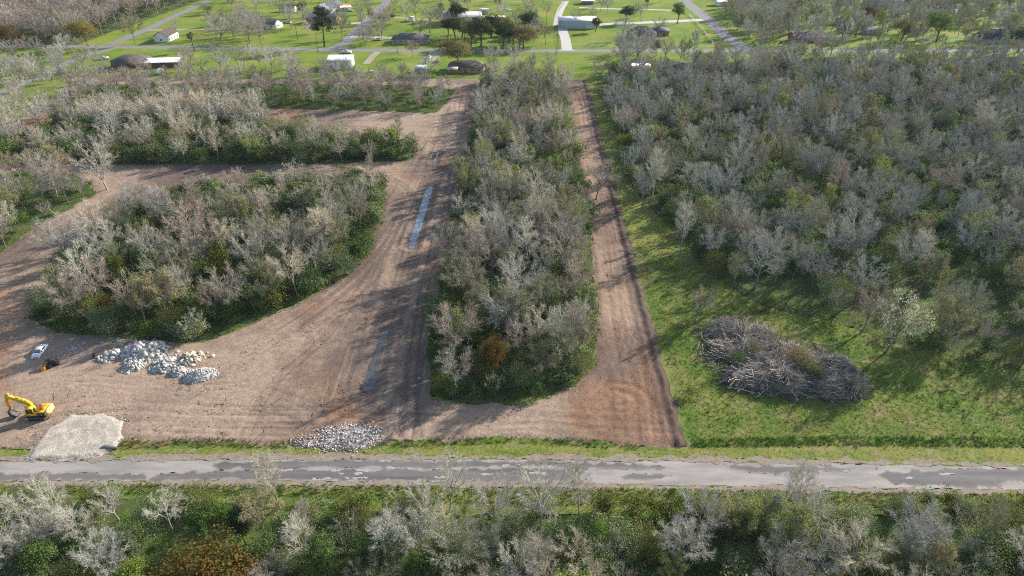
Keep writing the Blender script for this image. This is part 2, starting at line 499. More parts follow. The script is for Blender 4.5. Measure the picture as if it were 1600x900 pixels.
def dirt_fields(P, d):
    n1 = fbm(P[:, 0] * .035, P[:, 1] * .035, 5, 4); n2 = fbm(P[:, 0] * .3, P[:, 1] * .3, 9, 4); n3 = vnoise(P[:, 0] * 1.1, P[:, 1] * 1.1, 3)
    hgt = .20 + .22 * (n2 - .5) + .09 * (n3 - .5)
    tone = np.zeros(len(P)); red = np.zeros(len(P))
    for k, (l, w, s) in enumerate(TR):
        S, T = line_st(P, l)
        wob = (fbm(T * .03, S * 0 + k, 40 + k, 2) - .5) * 3
        m = 1 - sstep(w * .6, w, np.abs(S) + 1.5 * (n2 - .5))
        a = vnoise((S + wob) * 1.3, T * .025, 60 + k) - .5
        b = vnoise((S + wob) * 3.2, T * .045, 80 + k) - .5
        rut = np.exp(-((np.abs(S + wob) - 1.2) / .35) ** 2)
        hgt += s * m * (.15 * a + .10 * b - .12 * rut)
        tone += s * m * (.34 * a + .48 * b - .16 * rut)
    for k, l in enumerate(XTR):
        S, T = line_st(P, l)
        pr = np.exp(-((np.abs(S) - 1.0) / .28) ** 2) * (.5 + .8 * vnoise(T * .12, T * 0, 200 + k))
        hgt -= .06 * pr; tone -= .22 * pr
        sh = np.exp(-((np.abs(S) - 1.65) / .3) ** 2); hgt += .03 * sh; tone += .12 * sh
    S, T = line_st(P, EDGE)
    inside = np.abs(S)
    wb = inside + .8 * (n2 - .5)
    ridge = np.exp(-((wb - 1.0) / .55) ** 2) * .45 + np.exp(-((wb - 3.1) / .5) ** 2) * .22
    hgt += ridge * (.7 + .6 * n3)
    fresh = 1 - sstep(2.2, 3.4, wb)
    wet = np.zeros(len(P))
    for pu in (PUD_A, PUD_B, PUD_C):
        q = poly_sdf(P, pu)
        hgt = np.where(q < 2.5, hgt * sstep(-.4, 2.2, q), hgt)
        bank = np.exp(-((q - 2.2) / .8) ** 2)
        hgt += .22 * bank * (q > 0)
        wet = np.maximum(wet, 1 - sstep(.2, 3.2, q + 2.5 * (n2 - .5)))
    # the long shallow ditch between the two puddles
    S, T = line_st(P, smooth_line(GP([(700, 170), (684, 240), (670, 300), (640, 392), (615, 470), (602, 520), (575, 616)]), 2))
    ditch = np.exp(-(S / 2.0) ** 2)
    hgt -= .09 * ditch
    wet = np.maximum(wet, .55 * np.exp(-((S + 1.2 * (n2 - .5)) / 1.6) ** 2))
    berm = np.exp(-((np.abs(S) - 4.4) / .7) ** 2)
    hgt += .10 * berm * n2
    tone += .25 * berm
    hgt = np.clip(hgt, .02, None)
    t = sstep(0, 1.6, -d)
    return hgt, t, n1, n2, n3, tone, fresh, wet

_cache = {}
def dirt_h(P, d):
    r = dirt_fields(P, d); _cache['d'] = r
    z = r[0] * r[1] + .012
    return z

def dirt_c(P, d):
    hgt, t, n1, n2, n3, tone, fresh, wet = _cache['d']
    light = np.array((.345, .252, .188)); mid = np.array((.185, .132, .105)); dark = np.array((.10, .077, .07)); redc = np.array((.27, .15, .088))
    f = np.clip(.55 + 3.0 * (n1 - .5) + 1.1 * (n2 - .5) + 1.15 * tone + .35 * (n3 - .5), 0, 1)[:, None]
    c = mid * (1 - f) + light * f
    lo = np.clip(-1.0 * (n1 - .5) * 2 - tone * 1.5 - .05, 0, 1)[:, None] * .7
    c = c * (1 - lo) + dark * lo
    rr = (np.clip(sstep(.54, .72, fbm(P[:, 0] * .05, P[:, 1] * .05, 77, 3)) * .6 + .20 * (P[:, 0] > 12) * (P[:, 1] > 100), 0, .7))[:, None]
    dp = (sstep(.55, .70, fbm(P[:, 0] * .028 + 7, P[:, 1] * .028, 91, 4)) * .5)[:, None]; c = c * (1 - dp) + np.array((.15, .118, .105)) * dp
    c = c * (1 - rr) + redc * rr * (.7 + .5 * n2[:, None])
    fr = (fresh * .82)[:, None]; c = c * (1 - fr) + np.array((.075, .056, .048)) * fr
    we = (wet * .75)[:, None]; c = c * (1 - we) + np.array((.13, .105, .09)) * we
    return c

HOLES = [W_MID, W_LEFT, W_BAND, W_FAR, W_WEST]
sheet('dirt', DIRT, .5, .1, M['dirt'], amp=.7, nscale=.35, holes=HOLES, hf=dirt_h, cf=dirt_c, label='bare graded soil of the clearing with wheel tracks')
for k, w in enumerate(HOLES + [W_RIGHT, W_BOT, W_TL]):
    c = np.array(w).mean(0)
    far = k >= 5
    sheet('woodland_floor', w, 1.0 if not far else 1.6, .008, M['floor'], amp=1.2, nscale=.2, seed=20 + k, label='leaf litter and low green growth under the trees')
for nm, pu in (('puddle', PUD_A), ('puddle', PUD_B), ('puddle', PUD_C)):
    sheet(nm, pu, .3, .05, M['darkwater'] if pu is PUD_B else M['water'], amp=.25, nscale=.8, seed=33, label='muddy water standing in the ditch of the dirt lane')
sheet('gravel_pad', GP([(76, 668), (110, 646), (165, 644), (196, 660), (195, 680), (173, 706), (152, 719), (42, 719), (58, 692)]), .3, .2, M['gravel'], amp=.9, nscale=.22,
      hf=lambda P, d: .03 + .34 * sstep(0, 1.2, -d) + .10 * (fbm(P[:, 0] * .8, P[:, 1] * .8, 6, 4) - .5) * sstep(0, 1, -d), label='pale limestone entrance pad from the road')

# lawns of the houses across the far road and the open ground before it
sheet('lawn', GP([(-200, 100), (60, 96), (160, 84), (230, 112), (420, 114), (690, 121), (960, 124), (952, 108), (1150, 104), (1800, 100), (1900, -25), (-400, -25)]), 3.0, .006, M['lawn'], amp=2, nscale=.05, label='bright mown lawn around the houses')
sheet('grass_strip', GP([(920, 126), (944, 126), (950, 170), (985, 290), (1012, 320), (1062, 372), (1040, 420), (1003, 430), (986, 382), (961, 290), (941, 215)]), 1.0, .010, M['verge'], amp=1.0, nscale=.2, label='narrow grass strip beside the dirt lane')

# near road
RT = GP([(-500, 726), (-200, 723), (0, 721), (400, 718), (800, 718.5), (1000, 720), (1200, 723), (1600, 730), (1900, 736), (2300, 746)])
RB = GP([(-500, 755), (-200, 753), (0, 752), (400, 751), (800, 754), (1000, 757), (1200, 760), (1600, 766), (1900, 772), (2300, 784)])
ROAD_POLY = RT + RB[::-1]
sheet('road', ROAD_POLY, .45, .02, M['road'], amp=.25, nscale=.8, label='worn two-lane country road')
VT = GP([(-500, 706), (0, 704), (200, 700), (450, 696), (620, 696), (800, 690), (1000, 703), (1080, 700), (1300, 697), (1600, 700), (2300, 712)])
sheet('road_verge', VT + [(x, y + .2) for x, y in RT][::-1], .6, .011, M['verge'], amp=.5, nscale=.4, label='mown grass verge above the road')
VB = GP([(-500, 772), (0, 768), (400, 770), (800, 788), (1200, 786), (1600, 790), (2300, 808)])
sheet('road_verge', [(x, y - .2) for x, y in RB] + VB[::-1], .6, .011, M['verge'], amp=.5, nscale=.4, seed=5, label='grass verge below the road')
def patch_c(P, d):
    n = fbm(P[:, 0] * .25, P[:, 1] * 1.2, 14, 4); w = fbm(P[:, 0] * .05, P[:, 1] * .9, 15, 3)
    f = sstep(0, .4, -d + .35 * (n - .5))[:, None] * (.72 + .6 * (w[:, None] - .5))
    return np.array((.30, .272, .256)) * (1 - f) + np.array((.078, .074, .078)) * f * (.85 + .35 * n[:, None])
DP = [
    [(-60, 738), (60, 738), (110, 736), (190, 740), (225, 740), (233, 745), (226, 751.5), (-60, 752.5)],
    [(240, 742), (290, 737), (345, 735), (420, 731), (420, 751), (232, 752)],
    [(336, 727), (352, 721), (420, 719), (640, 719), (800, 720), (900, 721), (880, 727), (800, 730), (640, 731), (420, 733), (342, 734)],
    [(400, 733), (620, 733), (800, 731), (880, 733), (900, 748), (800, 753), (600, 752), (400, 751)],
    [(872, 723), (990, 724), (1058, 728), (1040, 734), (980, 735), (900, 733), (874, 732)],
    [(968, 744), (1000, 739), (1042, 738), (1050, 744), (1030, 749), (1000, 752), (975, 750)],
    [(1130, 725), (1200, 726), (1270, 727), (1368, 732), (1300, 738), (1240, 741), (1180, 739), (1142, 735)],
    [(1366, 740), (1440, 733), (1520, 731), (1620, 732), (1800, 736), (1800, 760), (1600, 752), (1530, 764), (1450, 759), (1400, 757), (1378, 749)],
]
for k, p in enumerate(DP):
    sheet('asphalt_patch', GP(p), .3, .028 + .0006 * k, M['patch'], amp=.55, nscale=.6, seed=50 + k, cf=patch_c, label='darker asphalt patch on the worn road')
for k, (x, y, w) in enumerate([(450, 734, 22), (520, 735, 26), (570, 735, 28), (530, 740, 14), (562, 740, 14), (505, 748, 30), (558, 747, 36), (602, 719.5, 20), (615, 731, 22), (650, 733, 30), (720, 733, 26), (760, 741, 20), (690, 746, 26), (840, 739, 30), (790, 727, 24), (1480, 741, 26), (1420, 747, 14)]):
    a = [(x - w / 2, y - 1.2), (x, y - 1.9), (x + w / 2, y - .8), (x + w / 2 - 2, y + 1.4), (x - 2, y + 1.5), (x - w / 2 + 1, y + 1.2)]
    sheet('pale_road_patch', GP(a), .2, .0345 + .0003 * k, M['palepatch'], amp=.3, nscale=1.2, seed=90 + k, label='bleached bare patch in the asphalt')

for nm_, a_, b_, sd_ in (('a', RT, [(x, y + 1.0 + .5 * float(vnoise(x * .1, 0, 3))) for x, y in RT], 71), ('b', [(x, y - 1.0 - .5 * float(vnoise(x * .1, 0, 4))) for x, y in RB], RB, 72)):
    sheet('road_shoulder', a_ + b_[::-1], .3, .0445, M['shoulder'], amp=.75, nscale=.45, seed=sd_, label='strip of dirt and grit spilling over the road edge')
# far roads and drives
ribbon('far_road', GP([(-200, 72.5), (150, 73), (420, 76), (600, 79), (800, 79.5), (1000, 79.5), (1150, 80), (1350, 80), (1600, 77), (1900, 74)]), 7.0, .030, M['farroad'], 'asphalt road crossing behind the clearing')
ribbon('side_road', GP([(508, 81), (540, 68), (556, 50), (580, 25), (606, 2), (625, -18)]), 8.0, .034, M['farroad'], 'side road climbing between the lawns')
ribbon('side_road', GP([(1172, 82), (1142, 63), (1120, 42), (1098, 24), (1070, 2), (1050, -15)]), 9.0, .034, M['farroad'], 'side road past the white rail fence')
ribbon('side_road', GP([(172, 70), (205, 56), (232, 45), (275, 24), (320, 4), (350, -10)]), 6.5, .034, M['farroad'], 'narrow road running off beside the white cottage')
ribbon('side_road', GP([(-60, 172), (0, 146), (45, 126), (85, 110), (110, 95), (160, 80), (178, 74)]), 6.0, .034, M['farroad'], 'narrow grey road bending round the dirt clearing')
ribbon('driveway', GP([(886, 79), (884, 62), (878, 44)]), [9 if k < 3 else 6 for k in range(len(smooth_line([(0, 0)] * 3, 3)))], .040, M['concrete'], 'white concrete drive to the metal workshop')
ribbon('driveway', GP([(872, 44), (940, 38), (990, 36), (1060, 33), (1098, 31)]), 7.0, .038, M['concrete'], 'pale concrete drive behind the black-roofed brick house')
ribbon('driveway', GP([(870, 40), (873, 20), (884, 2)]), 5.0, .036, M['concrete'], 'pale drive along the workshop side')
ribbon('driveway', GP([(905, 12), (960, 14), (1050, 16)]), 3.5, .036, M['concrete'], 'thin pale drive on the back lawn')
ribbon('driveway', GP([(548, 57), (570, 57.5), (640, 60)]), 5.0, .038, M['concrete'], 'pale drive in front of the grey house')
ribbon('driveway', GP([(564, 36), (545, 36.5), (512, 36)]), 4.0, .038, M['concrete'], 'short pale drive to the dark-roofed house')
ribbon('driveway', GP([(700, 33), (640, 29), (596, 26)]), 4.0, .038, M['sandy'], 'sandy drive to the white barn')
ribbon('driveway', GP([(680, 80), (678, 88), (676, 95)]), 7.0, .036, M['sandy'], 'gravel drive with parked cars')
ribbon('driveway', GP([(232, 47), (300, 46), (420, 45)]), 4.0, .036, M['sandy'], 'sandy track across the lawn')
ribbon('driveway', GP([(590, 81), (582, 88), (572, 100)]), 4.0, .036, M['sandy'], 'worn track beside the metal shed')

# ------------------------------------------------------------------ tree prototypes (made at 10 m height, copied afterwards)
def _rot_about(v, axis, a):
    axis = axis / np.linalg.norm(axis)
    return v * math.cos(a) + np.cross(axis, v) * math.sin(a) + axis * (axis @ v) * (1 - math.cos(a))

def _perp(d, rng):
    r = np.array([rng.gauss(0, 1) for _ in range(3)]); r -= d * (r @ d)
    return r / np.linalg.norm(r)

def bough(p, d, L, nseg, rng, wander, up):
    pts = [np.array(p, float)]; d = np.array(d, float)
    for k in range(nseg):
        d = d + _perp(d, rng) * wander * rng.random() + np.array([0, 0, up])
        d /= np.linalg.norm(d)
        pts.append(pts[-1] + d * L / nseg)
    return pts, d

def at_(pts, t):
    f = t * (len(pts) - 1); k = min(int(f), len(pts) - 2); f -= k
    return pts[k] * (1 - f) + pts[k + 1] * f, (pts[k + 1] - pts[k]) / max(np.linalg.norm(pts[k + 1] - pts[k]), 1e-9)

def tris_twig(mb, P, D, L, w, rng, tint, mi=0):
    """thin tapering blades for the finest twigs"""
    n = len(P)
    if not n: return
    P = np.array(P); D = np.array(D); L = np.array(L)
    R = np.random.RandomState(rng.randrange(1 << 30))
    S = np.cross(D, R.normal(size=(n, 3))); S /= np.maximum(np.linalg.norm(S, axis=1), 1e-6)[:, None]
    v = np.stack([P - S * w / 2, P + S * w / 2, P + D * L[:, None]], 1).reshape(-1, 3)
    t = np.array(tint) * (0.8 + .4 * R.random((n, 1)))
    mb.add(v, tris=np.arange(3 * n).reshape(-1, 3), mi=mi, tint=np.repeat(t, 3, 0))

STY = {  # trunk share, number of boughs, crown half width, crown half height (shares of the tree's height)
    'round':   dict(trunk=.36, n=9, R=.40, Z=.36, zc=.62),
    'upright': dict(trunk=.88, n=17, R=.20, Z=.45, zc=.55),
    'vase':    dict(trunk=.26, n=9, R=.36, Z=.42, zc=.57),
    'multi':   dict(trunk=.08, n=10, R=.46, Z=.55, zc=.42),
    'snag':    dict(trunk=.55, n=8, R=.32, Z=.40, zc=.58),
}

def bare_tree(style, seed, twig_w=.05, dens=1.0, sides=(6, 4, 3), bough_share=1.0):
    """returns trunk MB, crown MB and the twig ends; the boughs rise and spread to a domed outline"""
    rng = random.Random(seed); S = STY[style]; Ht = 10.0
    tr, cr = MB(), MB()
    tl = S['trunk'] * Ht; r0 = .17 if style != 'multi' else .12
    leader = style == 'upright'
    lean = np.array([rng.uniform(-.10, .10), rng.uniform(-.10, .10), 1.0])
    tp, td = bough((0, 0, -.15), lean / np.linalg.norm(lean), tl + .15, 6, rng, .10, .03)
    rr = np.linspace(r0, r0 * (.62 if not leader else .18), 7); rr[0] = r0 * 1.45
    tr.tube(tp, rr, sides[0], tint=(.85, .85, .85))
    P2, D2, L2 = [], [], []; P3, D3, L3 = [], [], []
    az0 = rng.random() * 6.28
    ctr = np.array([tp[-1][0] if not leader else 0, tp[-1][1] if not leader else 0, S['zc'] * Ht]); rad_ = np.array([S['R'], S['R'], S['Z']]) * Ht
    lop = np.array([rng.uniform(.82, 1.1) for _ in range(7)])
    def env(p):
        q = (p - ctr) / rad_; a = (math.atan2(q[1], q[0]) + math.pi) / 6.284 * 6
        return np.linalg.norm(q) / (lop[int(a)] * (1 - a % 1) + lop[(int(a) + 1) % 6] * (a % 1))
    for k in range(S['n']):
        az = az0 + k * 2.4 + rng.uniform(-.4, .4)
        f = (k + .5) / S['n']
        if leader:
            t = .28 + .70 * f; el = rng.uniform(.1, .7); q = .9 * (1.05 - .6 * f)
            p, d = at_(tp, t)
            tgt = p + np.array([math.cos(az) * rad_[0] * q, math.sin(az) * rad_[0] * q, rad_[0] * q * (1.0 + .6 * rng.random())])
        else:
            el = math.asin(min(.97, -.12 + 1.08 * f)); q = rng.uniform(.72, .92)
            p, d = at_(tp, .999 if k % 3 else rng.uniform(.7, .95))
            tgt = ctr + rad_ * q * np.array([math.cos(az) * math.cos(el), math.sin(az) * math.cos(el), math.sin(el)])
        L = np.linalg.norm(tgt - p)
        c1 = p * .45 + tgt * .55 + np.array([0, 0, (.16 if el < .7 else .04) * L]) + _perp(d, rng) * L * .07
        pts = [p * (1 - t) ** 2 + c1 * 2 * t * (1 - t) + tgt * t * t + (_perp(d, rng) * L * .02 if 0 < t < 1 else 0) for t in np.linspace(0, 1, 6)]
        br = r0 * (.50 if not leader else .24)
        (tr if not leader else cr).tube(pts, np.linspace(br, .022, 6), sides[1], tint=(.92, .92, .92), cap=False)
        n2 = 10 if not leader else 6
        if style == 'snag': n2 = 5
        for j in range(n2):
            t0 = .25 + .75 * (j + rng.random()) / n2
            q, qd = at_(pts, t0)
            out = (q - ctr) / rad_; out /= max(np.linalg.norm(out), .1)
            sd_ = qd * .8 + _perp(qd, rng) * .75 + out * .55 + np.array([0, 0, .15]); sd_ /= np.linalg.norm(sd_)
            sl = Ht * rng.uniform(.10, .20) * (1.0 if not leader else .7)
            sp, _ = bough(q, sd_, sl, 3, rng, .35, .06)
            if env(sp[-1]) > 1.12 and not leader: sp = [q + (w - q) * .5 for w in sp]
            cr.tube(sp, np.linspace(.028, .010, 4), sides[2], tint=(1, 1, 1), cap=False)
            n3 = int((11 if style != 'snag' else 3) * dens + .5)
            for i in range(n3):
                a, ad = at_(sp, rng.uniform(.1, 1.0))
                dd = ad * .8 + _perp(ad, rng) * rng.uniform(.3, 1.1) + out * .3 + np.array([0, 0, .15]); dd /= np.linalg.norm(dd)
                l3 = Ht * rng.uniform(.05, .10)
                if env(a + dd * l3) > 1.15 and not leader: continue
                P2.append(a); D2.append(dd); L2.append(l3)
                for m in range(int(7 * dens + .5) if style != 'snag' else 3):
                    b = a + dd * l3 * rng.uniform(.2, .95)
                    ee = dd + _perp(dd, rng) * rng.uniform(.3, 1.0) + np.array([0, 0, .12]); ee /= np.linalg.norm(ee)
                    P3.append(b); D3.append(ee); L3.append(Ht * rng.uniform(.025, .06))
    tris_twig(cr, P2, D2, L2, twig_w * 1.25, rng, (1, 1, 1))
    tris_twig(cr, P3, D3, L3, twig_w, rng, (1.06, 1.05, 1.03))
    tips = np.array(P3) if P3 else np.zeros((0, 3))
    return tr, cr, tips

def leaves(mb, C, R_, seed, n, size, shell=.55, clump=14, mi=0, tints=((1, 1, 1),), squash=1.0, spread=.36):
    """leaf clumps spread through a set of lobes; C (k,3) centres, R_ (k,3) radii"""
    R = np.random.RandomState(seed)
    C = np.array(C, float); R_ = np.array(R_, float)
    nc = max(1, n // clump)
    w = R_.prod(1) ** (2 / 3.); w /= w.sum()
    k = R.choice(len(C), nc, p=w)
    u = R.normal(size=(nc, 3)); u /= np.linalg.norm(u, axis=1)[:, None]
    u[:, 2] = np.where(u[:, 2] < -.45, -u[:, 2] * .6, u[:, 2])
    rr = (shell + (1.06 - shell) * R.random(nc) ** .6) * (1 + .18 * R.normal(size=nc) * .5)
    cc = C[k] + u * R_[k] * rr[:, None]
    tb = np.array(tints)[R.randint(0, len(tints), nc)] * (.74 + .52 * R.random((nc, 1)))
    P = np.repeat(cc, clump, 0) + R.normal(size=(nc * clump, 3)) * spread * np.array([1, 1, .7 * squash])
    T = np.repeat(tb, clump, 0) * (.85 + .3 * R.random((nc * clump, 1)))
    N = np.repeat(u, clump, 0) * .7 + R.normal(size=(nc * clump, 3)) * .75 + np.array([0, 0, .35]); N /= np.linalg.norm(N, axis=1)[:, None]
    A = np.cross(N, R.normal(size=N.shape)); A /= np.maximum(np.linalg.norm(A, axis=1), 1e-6)[:, None]
    B = np.cross(N, A)
    s = size * (.65 + .7 * R.random((len(P), 1)))
    v = np.stack([P - A * s * .5, P + B * s * .32 + N * s * .08, P + A * s * .5, P - B * s * .32 + N * s * .08], 1).reshape(-1, 3)
    mb.add(v, quads=np.arange(len(v)).reshape(-1, 4), mi=mi, tint=np.repeat(T, 4, 0))

def lobes(seed, n, w, h, base, rmin=.3, rmax=.5):
    rng = random.Random(seed); C = []; R_ = []
    for k in range(n):
        a = rng.random() * 6.28; q = math.sqrt(rng.random()) * (1 - rmin)
        z = base + (h - base) * rng.uniform(.25, .8)
        r = rng.uniform(rmin, rmax) * w
        C.append((math.cos(a) * q * w, math.sin(a) * q * w, z)); R_.append((r, r, min(r * .85, (h - z) * 1.1)))
    C.append((0, 0, base + (h - base) * .55)); R_.append((w * .6, w * .6, (h - base) * .45))
    return C, R_

def bush_mb(seed, w=2.6, h=4.0, n=900, size=.34, sticks=10):
    """an evergreen thicket bush, leaves down to the ground, a few stems"""
    C, R_ = lobes(seed, 8, w, h, 0.1, .22, .5)
    mb = MB()
    leaves(mb, C, R_, seed, n, size, .35, spread=.46, tints=((1, 1, 1), (.85, .95, .8), (1.2, 1.15, 1.0)))
    rng = random.Random(seed + 5)
    for k in range(sticks):
        a = rng.random() * 6.28
        p, _ = bough((rng.uniform(-.3, .3), rng.uniform(-.3, .3), 0), np.array([.45 * math.cos(a), .45 * math.sin(a), 1.]), h * rng.uniform(.7, 1.12), 4, rng, .3, .05)
        mb.tube(p, np.linspace(.05, .012, 5), 3, mi=1, tint=(1, 1, 1), cap=False)
    return mb

def leafy_tree(seed, w, h, n, size, base=.3, sticks=6, nl=9, tints=((1, 1, 1), (.85, .95, .85), (1.2, 1.12, 1.0)), shell=.5):
    tr, cr = MB(), MB()
    rng = random.Random(seed)
    tp, _ = bough((0, 0, -.15), np.array([rng.uniform(-.08, .08), rng.uniform(-.08, .08), 1.]), h * .55, 5, rng, .12, .03)
    tr.tube(tp, np.linspace(.26, .12, 6), 6, tint=(.85, .85, .85))
    C, R_ = lobes(seed, nl, w, h, h * base, .26, .46)
    for k in range(sticks):
        c = np.array(C[k % len(C)]); p, d = at_(tp, rng.uniform(.45, .95))
        mid = (p + c) / 2 + np.array([0, 0, -.3])
        tr.tube([p, mid, c, c + (c - p) * .2], [.11, .07, .04, .015], 4, cap=False)
    leaves(cr, C, R_, seed, n, size, shell, tints=tints)
    return tr, cr

def cedar(seed, w, h, n, size):
    tr, cr = MB(), MB()
    tr.tube([(0, 0, -.1), (0, 0, h * .5), (0, 0, h * .92)], [.2, .12, .03], 5)
    C, R_ = [], []
    rng = random.Random(seed)
    for k in range(8):
        t = k / 7; r = w * (1 - t) ** .75 * .8 + .35
        C.append((rng.uniform(-.3, .3), rng.uniform(-.3, .3), .6 + t * (h - 1.4))); R_.append((r, r, h * .13))
    leaves(cr, C, R_, seed, n, size, .6, tints=((1, 1, 1), (1.15, 1.05, .7), (.75, .85, .8)))
    return tr, cr

def budding(seed, style, leaf_n, size):
    tr, cr, tips = bare_tree(style, seed, .026, .8)
    R = np.random.RandomState(seed)
    pk = tips[R.randint(0, len(tips), leaf_n // 6)]
    P = np.repeat(pk, 6, 0) + R.normal(size=(len(pk) * 6, 3)) * .22
    N = R.normal(size=P.shape) + np.array([0, 0, .6]); N /= np.linalg.norm(N, axis=1)[:, None]
    A = np.cross(N, R.normal(size=N.shape)); A /= np.maximum(np.linalg.norm(A, axis=1), 1e-6)[:, None]; B = np.cross(N, A)
    s = size * (.6 + .8 * R.random((len(P), 1)))
    v = np.stack([P - A * s * .5, P + B * s * .35, P + A * s * .5, P - B * s * .35], 1).reshape(-1, 3)
    T = np.repeat(np.repeat(.7 + .6 * R.random((len(pk), 1)), 6, 0), 4, 0) * np.ones(3)
    cr.add(v, quads=np.arange(len(v)).reshape(-1, 4), mi=1, tint=T)
    return tr, cr

PROTO = {}
def _store(key, tr, cr, mt, mc):
    PROTO[key] = (tr, cr, mt, mc)
BARE_HI = {'round': 4, 'upright': 3, 'vase': 4, 'multi': 3, 'snag': 2}
for st, n in BARE_HI.items():
    for k in range(n):
        tr, cr, _ = bare_tree(st, 100 + 13 * k + len(st), .024, .82)
        _store((st, k), tr, cr, [M['bark']], [M['twig']])
LOW = {}
for st in ('round', 'upright', 'vase', 'multi'):
    for k in range(3):
        tr, cr, _ = bare_tree(st, 500 + 7 * k + len(st), .044, .56, (4, 3, 3))
        m = MB(); V, T, C = tr.arrays(); m.add(V, tris=T, tint=C * .8); V, T, C = cr.arrays(); m.add(V, tris=T, tint=C)
        LOW[(st, k)] = m.arrays()
for k in range(6):
    _store(('bush', k), None, bush_mb(40 + k, 2.2 + .3 * (k % 3), 4.0, 2600, .155, 16), None, [M['leaf'], M['greytwig']])
for k in range(4):
    m = bush_mb(70 + k, 2.6, 4.0, 760, .34, 0); LOW[('bush', k)] = m.arrays()
for k in range(4):
    tr, cr = leafy_tree(200 + k, 3.6, 10.0, 5200, .30); _store(('leafy', k), tr, cr, [M['bark']], [M['leaf']])
for k in range(2):
    tr, cr = cedar(300 + k, 3.0, 10.0, 4200, .30); _store(('cedar', k), tr, cr, [M['bark']], [M['leaf']])
for k, st in enumerate(('round', 'vase', 'upright', 'round')):
    tr, cr = budding(400 + k, st, 2600, .22); _store(('budding', k), tr, cr, [M['bark']], [M['greytwig'], M['leaf']])
for k in range(2):
    tr, cr = leafy_tree(250 + k, 4.6, 10.0, 7000, .28, .18, 8, 12, ((1, 1, 1), (1.2, .95, .6), (.6, .85, .8), (1.2, 1.0, .7)), .45); _store(('autumn', k), tr, cr, [M['bark']], [M['leaf']])
# a palm: bare trunk, hanging skirt and fan fronds
tr, cr = MB(), MB()
tr.tube([(0, 0, -.1), (.05, 0, 3), (.1, .05, 6), (.1, .05, 8.3)], [.30, .22, .2, .2], 7, tint=(.9, .85, .8))
rng = random.Random(8)
for k in range(46):
    a = rng.random() * 6.28; e = rng.uniform(-1.2, 1.1); L_ = rng.uniform(1.5, 2.2)
    d = np.array([math.cos(a) * math.cos(e), math.sin(a) * math.cos(e), math.sin(e)])
    p0 = np.array([.1, .05, 8.3]); p1 = p0 + d * L_ * .55; p2 = p0 + d * L_ + np.array([0, 0, -.6])
    s = np.cross(d, (0, 0, 1)); s /= max(np.linalg.norm(s), .1)
    tc_ = (1, 1, 1) if e > -.1 else (2.2, 1.4, .9)
    cr.add([p0, p1 - s * .45, p2 - s * .25, p2 + s * .25, p1 + s * .45, p1 + np.array([0, 0, .18])], tris=[(0, 1, 5), (0, 5, 4), (1, 2, 5), (2, 3, 5), (3, 4, 5)], tint=tc_)
_store(('palm', 0), tr, cr, [M['bark']], [M['leaf']])
# a tall thin pine with tufted boughs at the top
tr, cr = MB(), MB()
tr.tube([(0, 0, -.1), (.1, 0, 4), (.3, .1, 8), (.35, .1, 9.8)], [.2, .16, .1, .03], 6)
C, R_ = [], []
for k in range(11):
    a = k * 2.4; z = 4.6 + .48 * k; q = 1.5 * (1.1 - k / 12)
    C.append((.2 + math.cos(a) * q, math.sin(a) * q, z)); R_.append((.95, .95, .5))
    tr.tube([(.25, .05, z - .3), C[-1]], [.06, .02], 3, cap=False)
leaves(cr, C, R_, 5, 2200, .36, .3)
_store(('pine', 0), tr, cr, [M['bark']], [M['leaf']])

_made = {}
RP = random.Random(77)
def place_tree(key, x, y, h, rz, color, bark, name, label, cat, group, wide=1.0):
    """first of a prototype is built, later ones are copies sharing its mesh"""
    tr, cr, mt, mc = PROTO[key]
    sc = h / (10.0 if key[0] not in ('bush',) else 4.0)
    if tr is None:
        if key not in _made:
            o = cr.build(name, mc); _made[key] = o.data
        else:
            o = bpy.data.objects.new(name, _made[key]); COL.objects.link(o)
        o.location = (x, y, 0); o.rotation_euler = (0, 0, rz); o.scale = (sc * wide, sc * wide, sc); o.color = (*color, 1)
        return tag(o, label, cat, group)
    e = empty(name, (x, y, 0), rz, label, cat, group); e.scale = (sc * wide, sc * wide, sc); e.rotation_euler = (RP.uniform(-.09, .09), RP.uniform(-.09, .09), rz)
    if key not in _made:
        a = tr.build('trunk', mt, e, True); b = cr.build('crown', mc, e); _made[key] = (a.data, b.data)
    else:
        a = bpy.data.objects.new('trunk', _made[key][0]); b = bpy.data.objects.new('crown', _made[key][1])
        for q in (a, b):
            COL.objects.link(q); q.parent = e
    a.color = (*bark, 1); b.color = (*color, 1)
    return e

PASTURE = GP([(1070, 650), (1090, 680), (1700, 680), (1750, 640), (1650, 560), (1420, 560), (1300, 515), (1190, 485), (1100, 440), (1040, 410), (1000, 430), (1020, 500), (1045, 580)])
PILE = GP([(1100, 545), (1100, 515), (1170, 500), (1260, 540), (1342, 580), (1346, 615), (1240, 625), (1140, 600)])
# ------------------------------------------------------------------ planting plan
PLAN = []      # dicts: kind, style key, x, y, h, colour name, zone, region
BARE_COL = {'slate grey': ((.33, .335, .315), (.24, .24, .24)),    # twig colour, bark colour
    'silvery': ((.50, .47, .40), (.42, .40, .37)), 'ash grey': ((.395, .385, .35), (.28, .27, .26)),
    'grey-brown': ((.345, .31, .265), (.22, .20, .17)), 'pinkish brown': ((.38, .31, .26), (.26, .22, .20)),
    'olive-grey': ((.31, .30, .205), (.20, .19, .15)), 'straw-coloured': ((.52, .465, .36), (.28, .25, .2))}
BUSH_COL = {'dark green': (.06, .10, .03), 'mid-green': (.12, .185, .045), 'blue-green': (.12, .175, .09), 'olive': (.16, .17, .05), 'grey-green': (.23, .265, .13), 'bright green': (.16, .25, .045)}
BUD_COL = {'pale green': (.25, .29, .13), 'yellow-green': (.30, .36, .06), 'straw-yellow': (.33, .30, .12)}

def inside(P, poly):
    return poly_sdf(P, poly) < 0

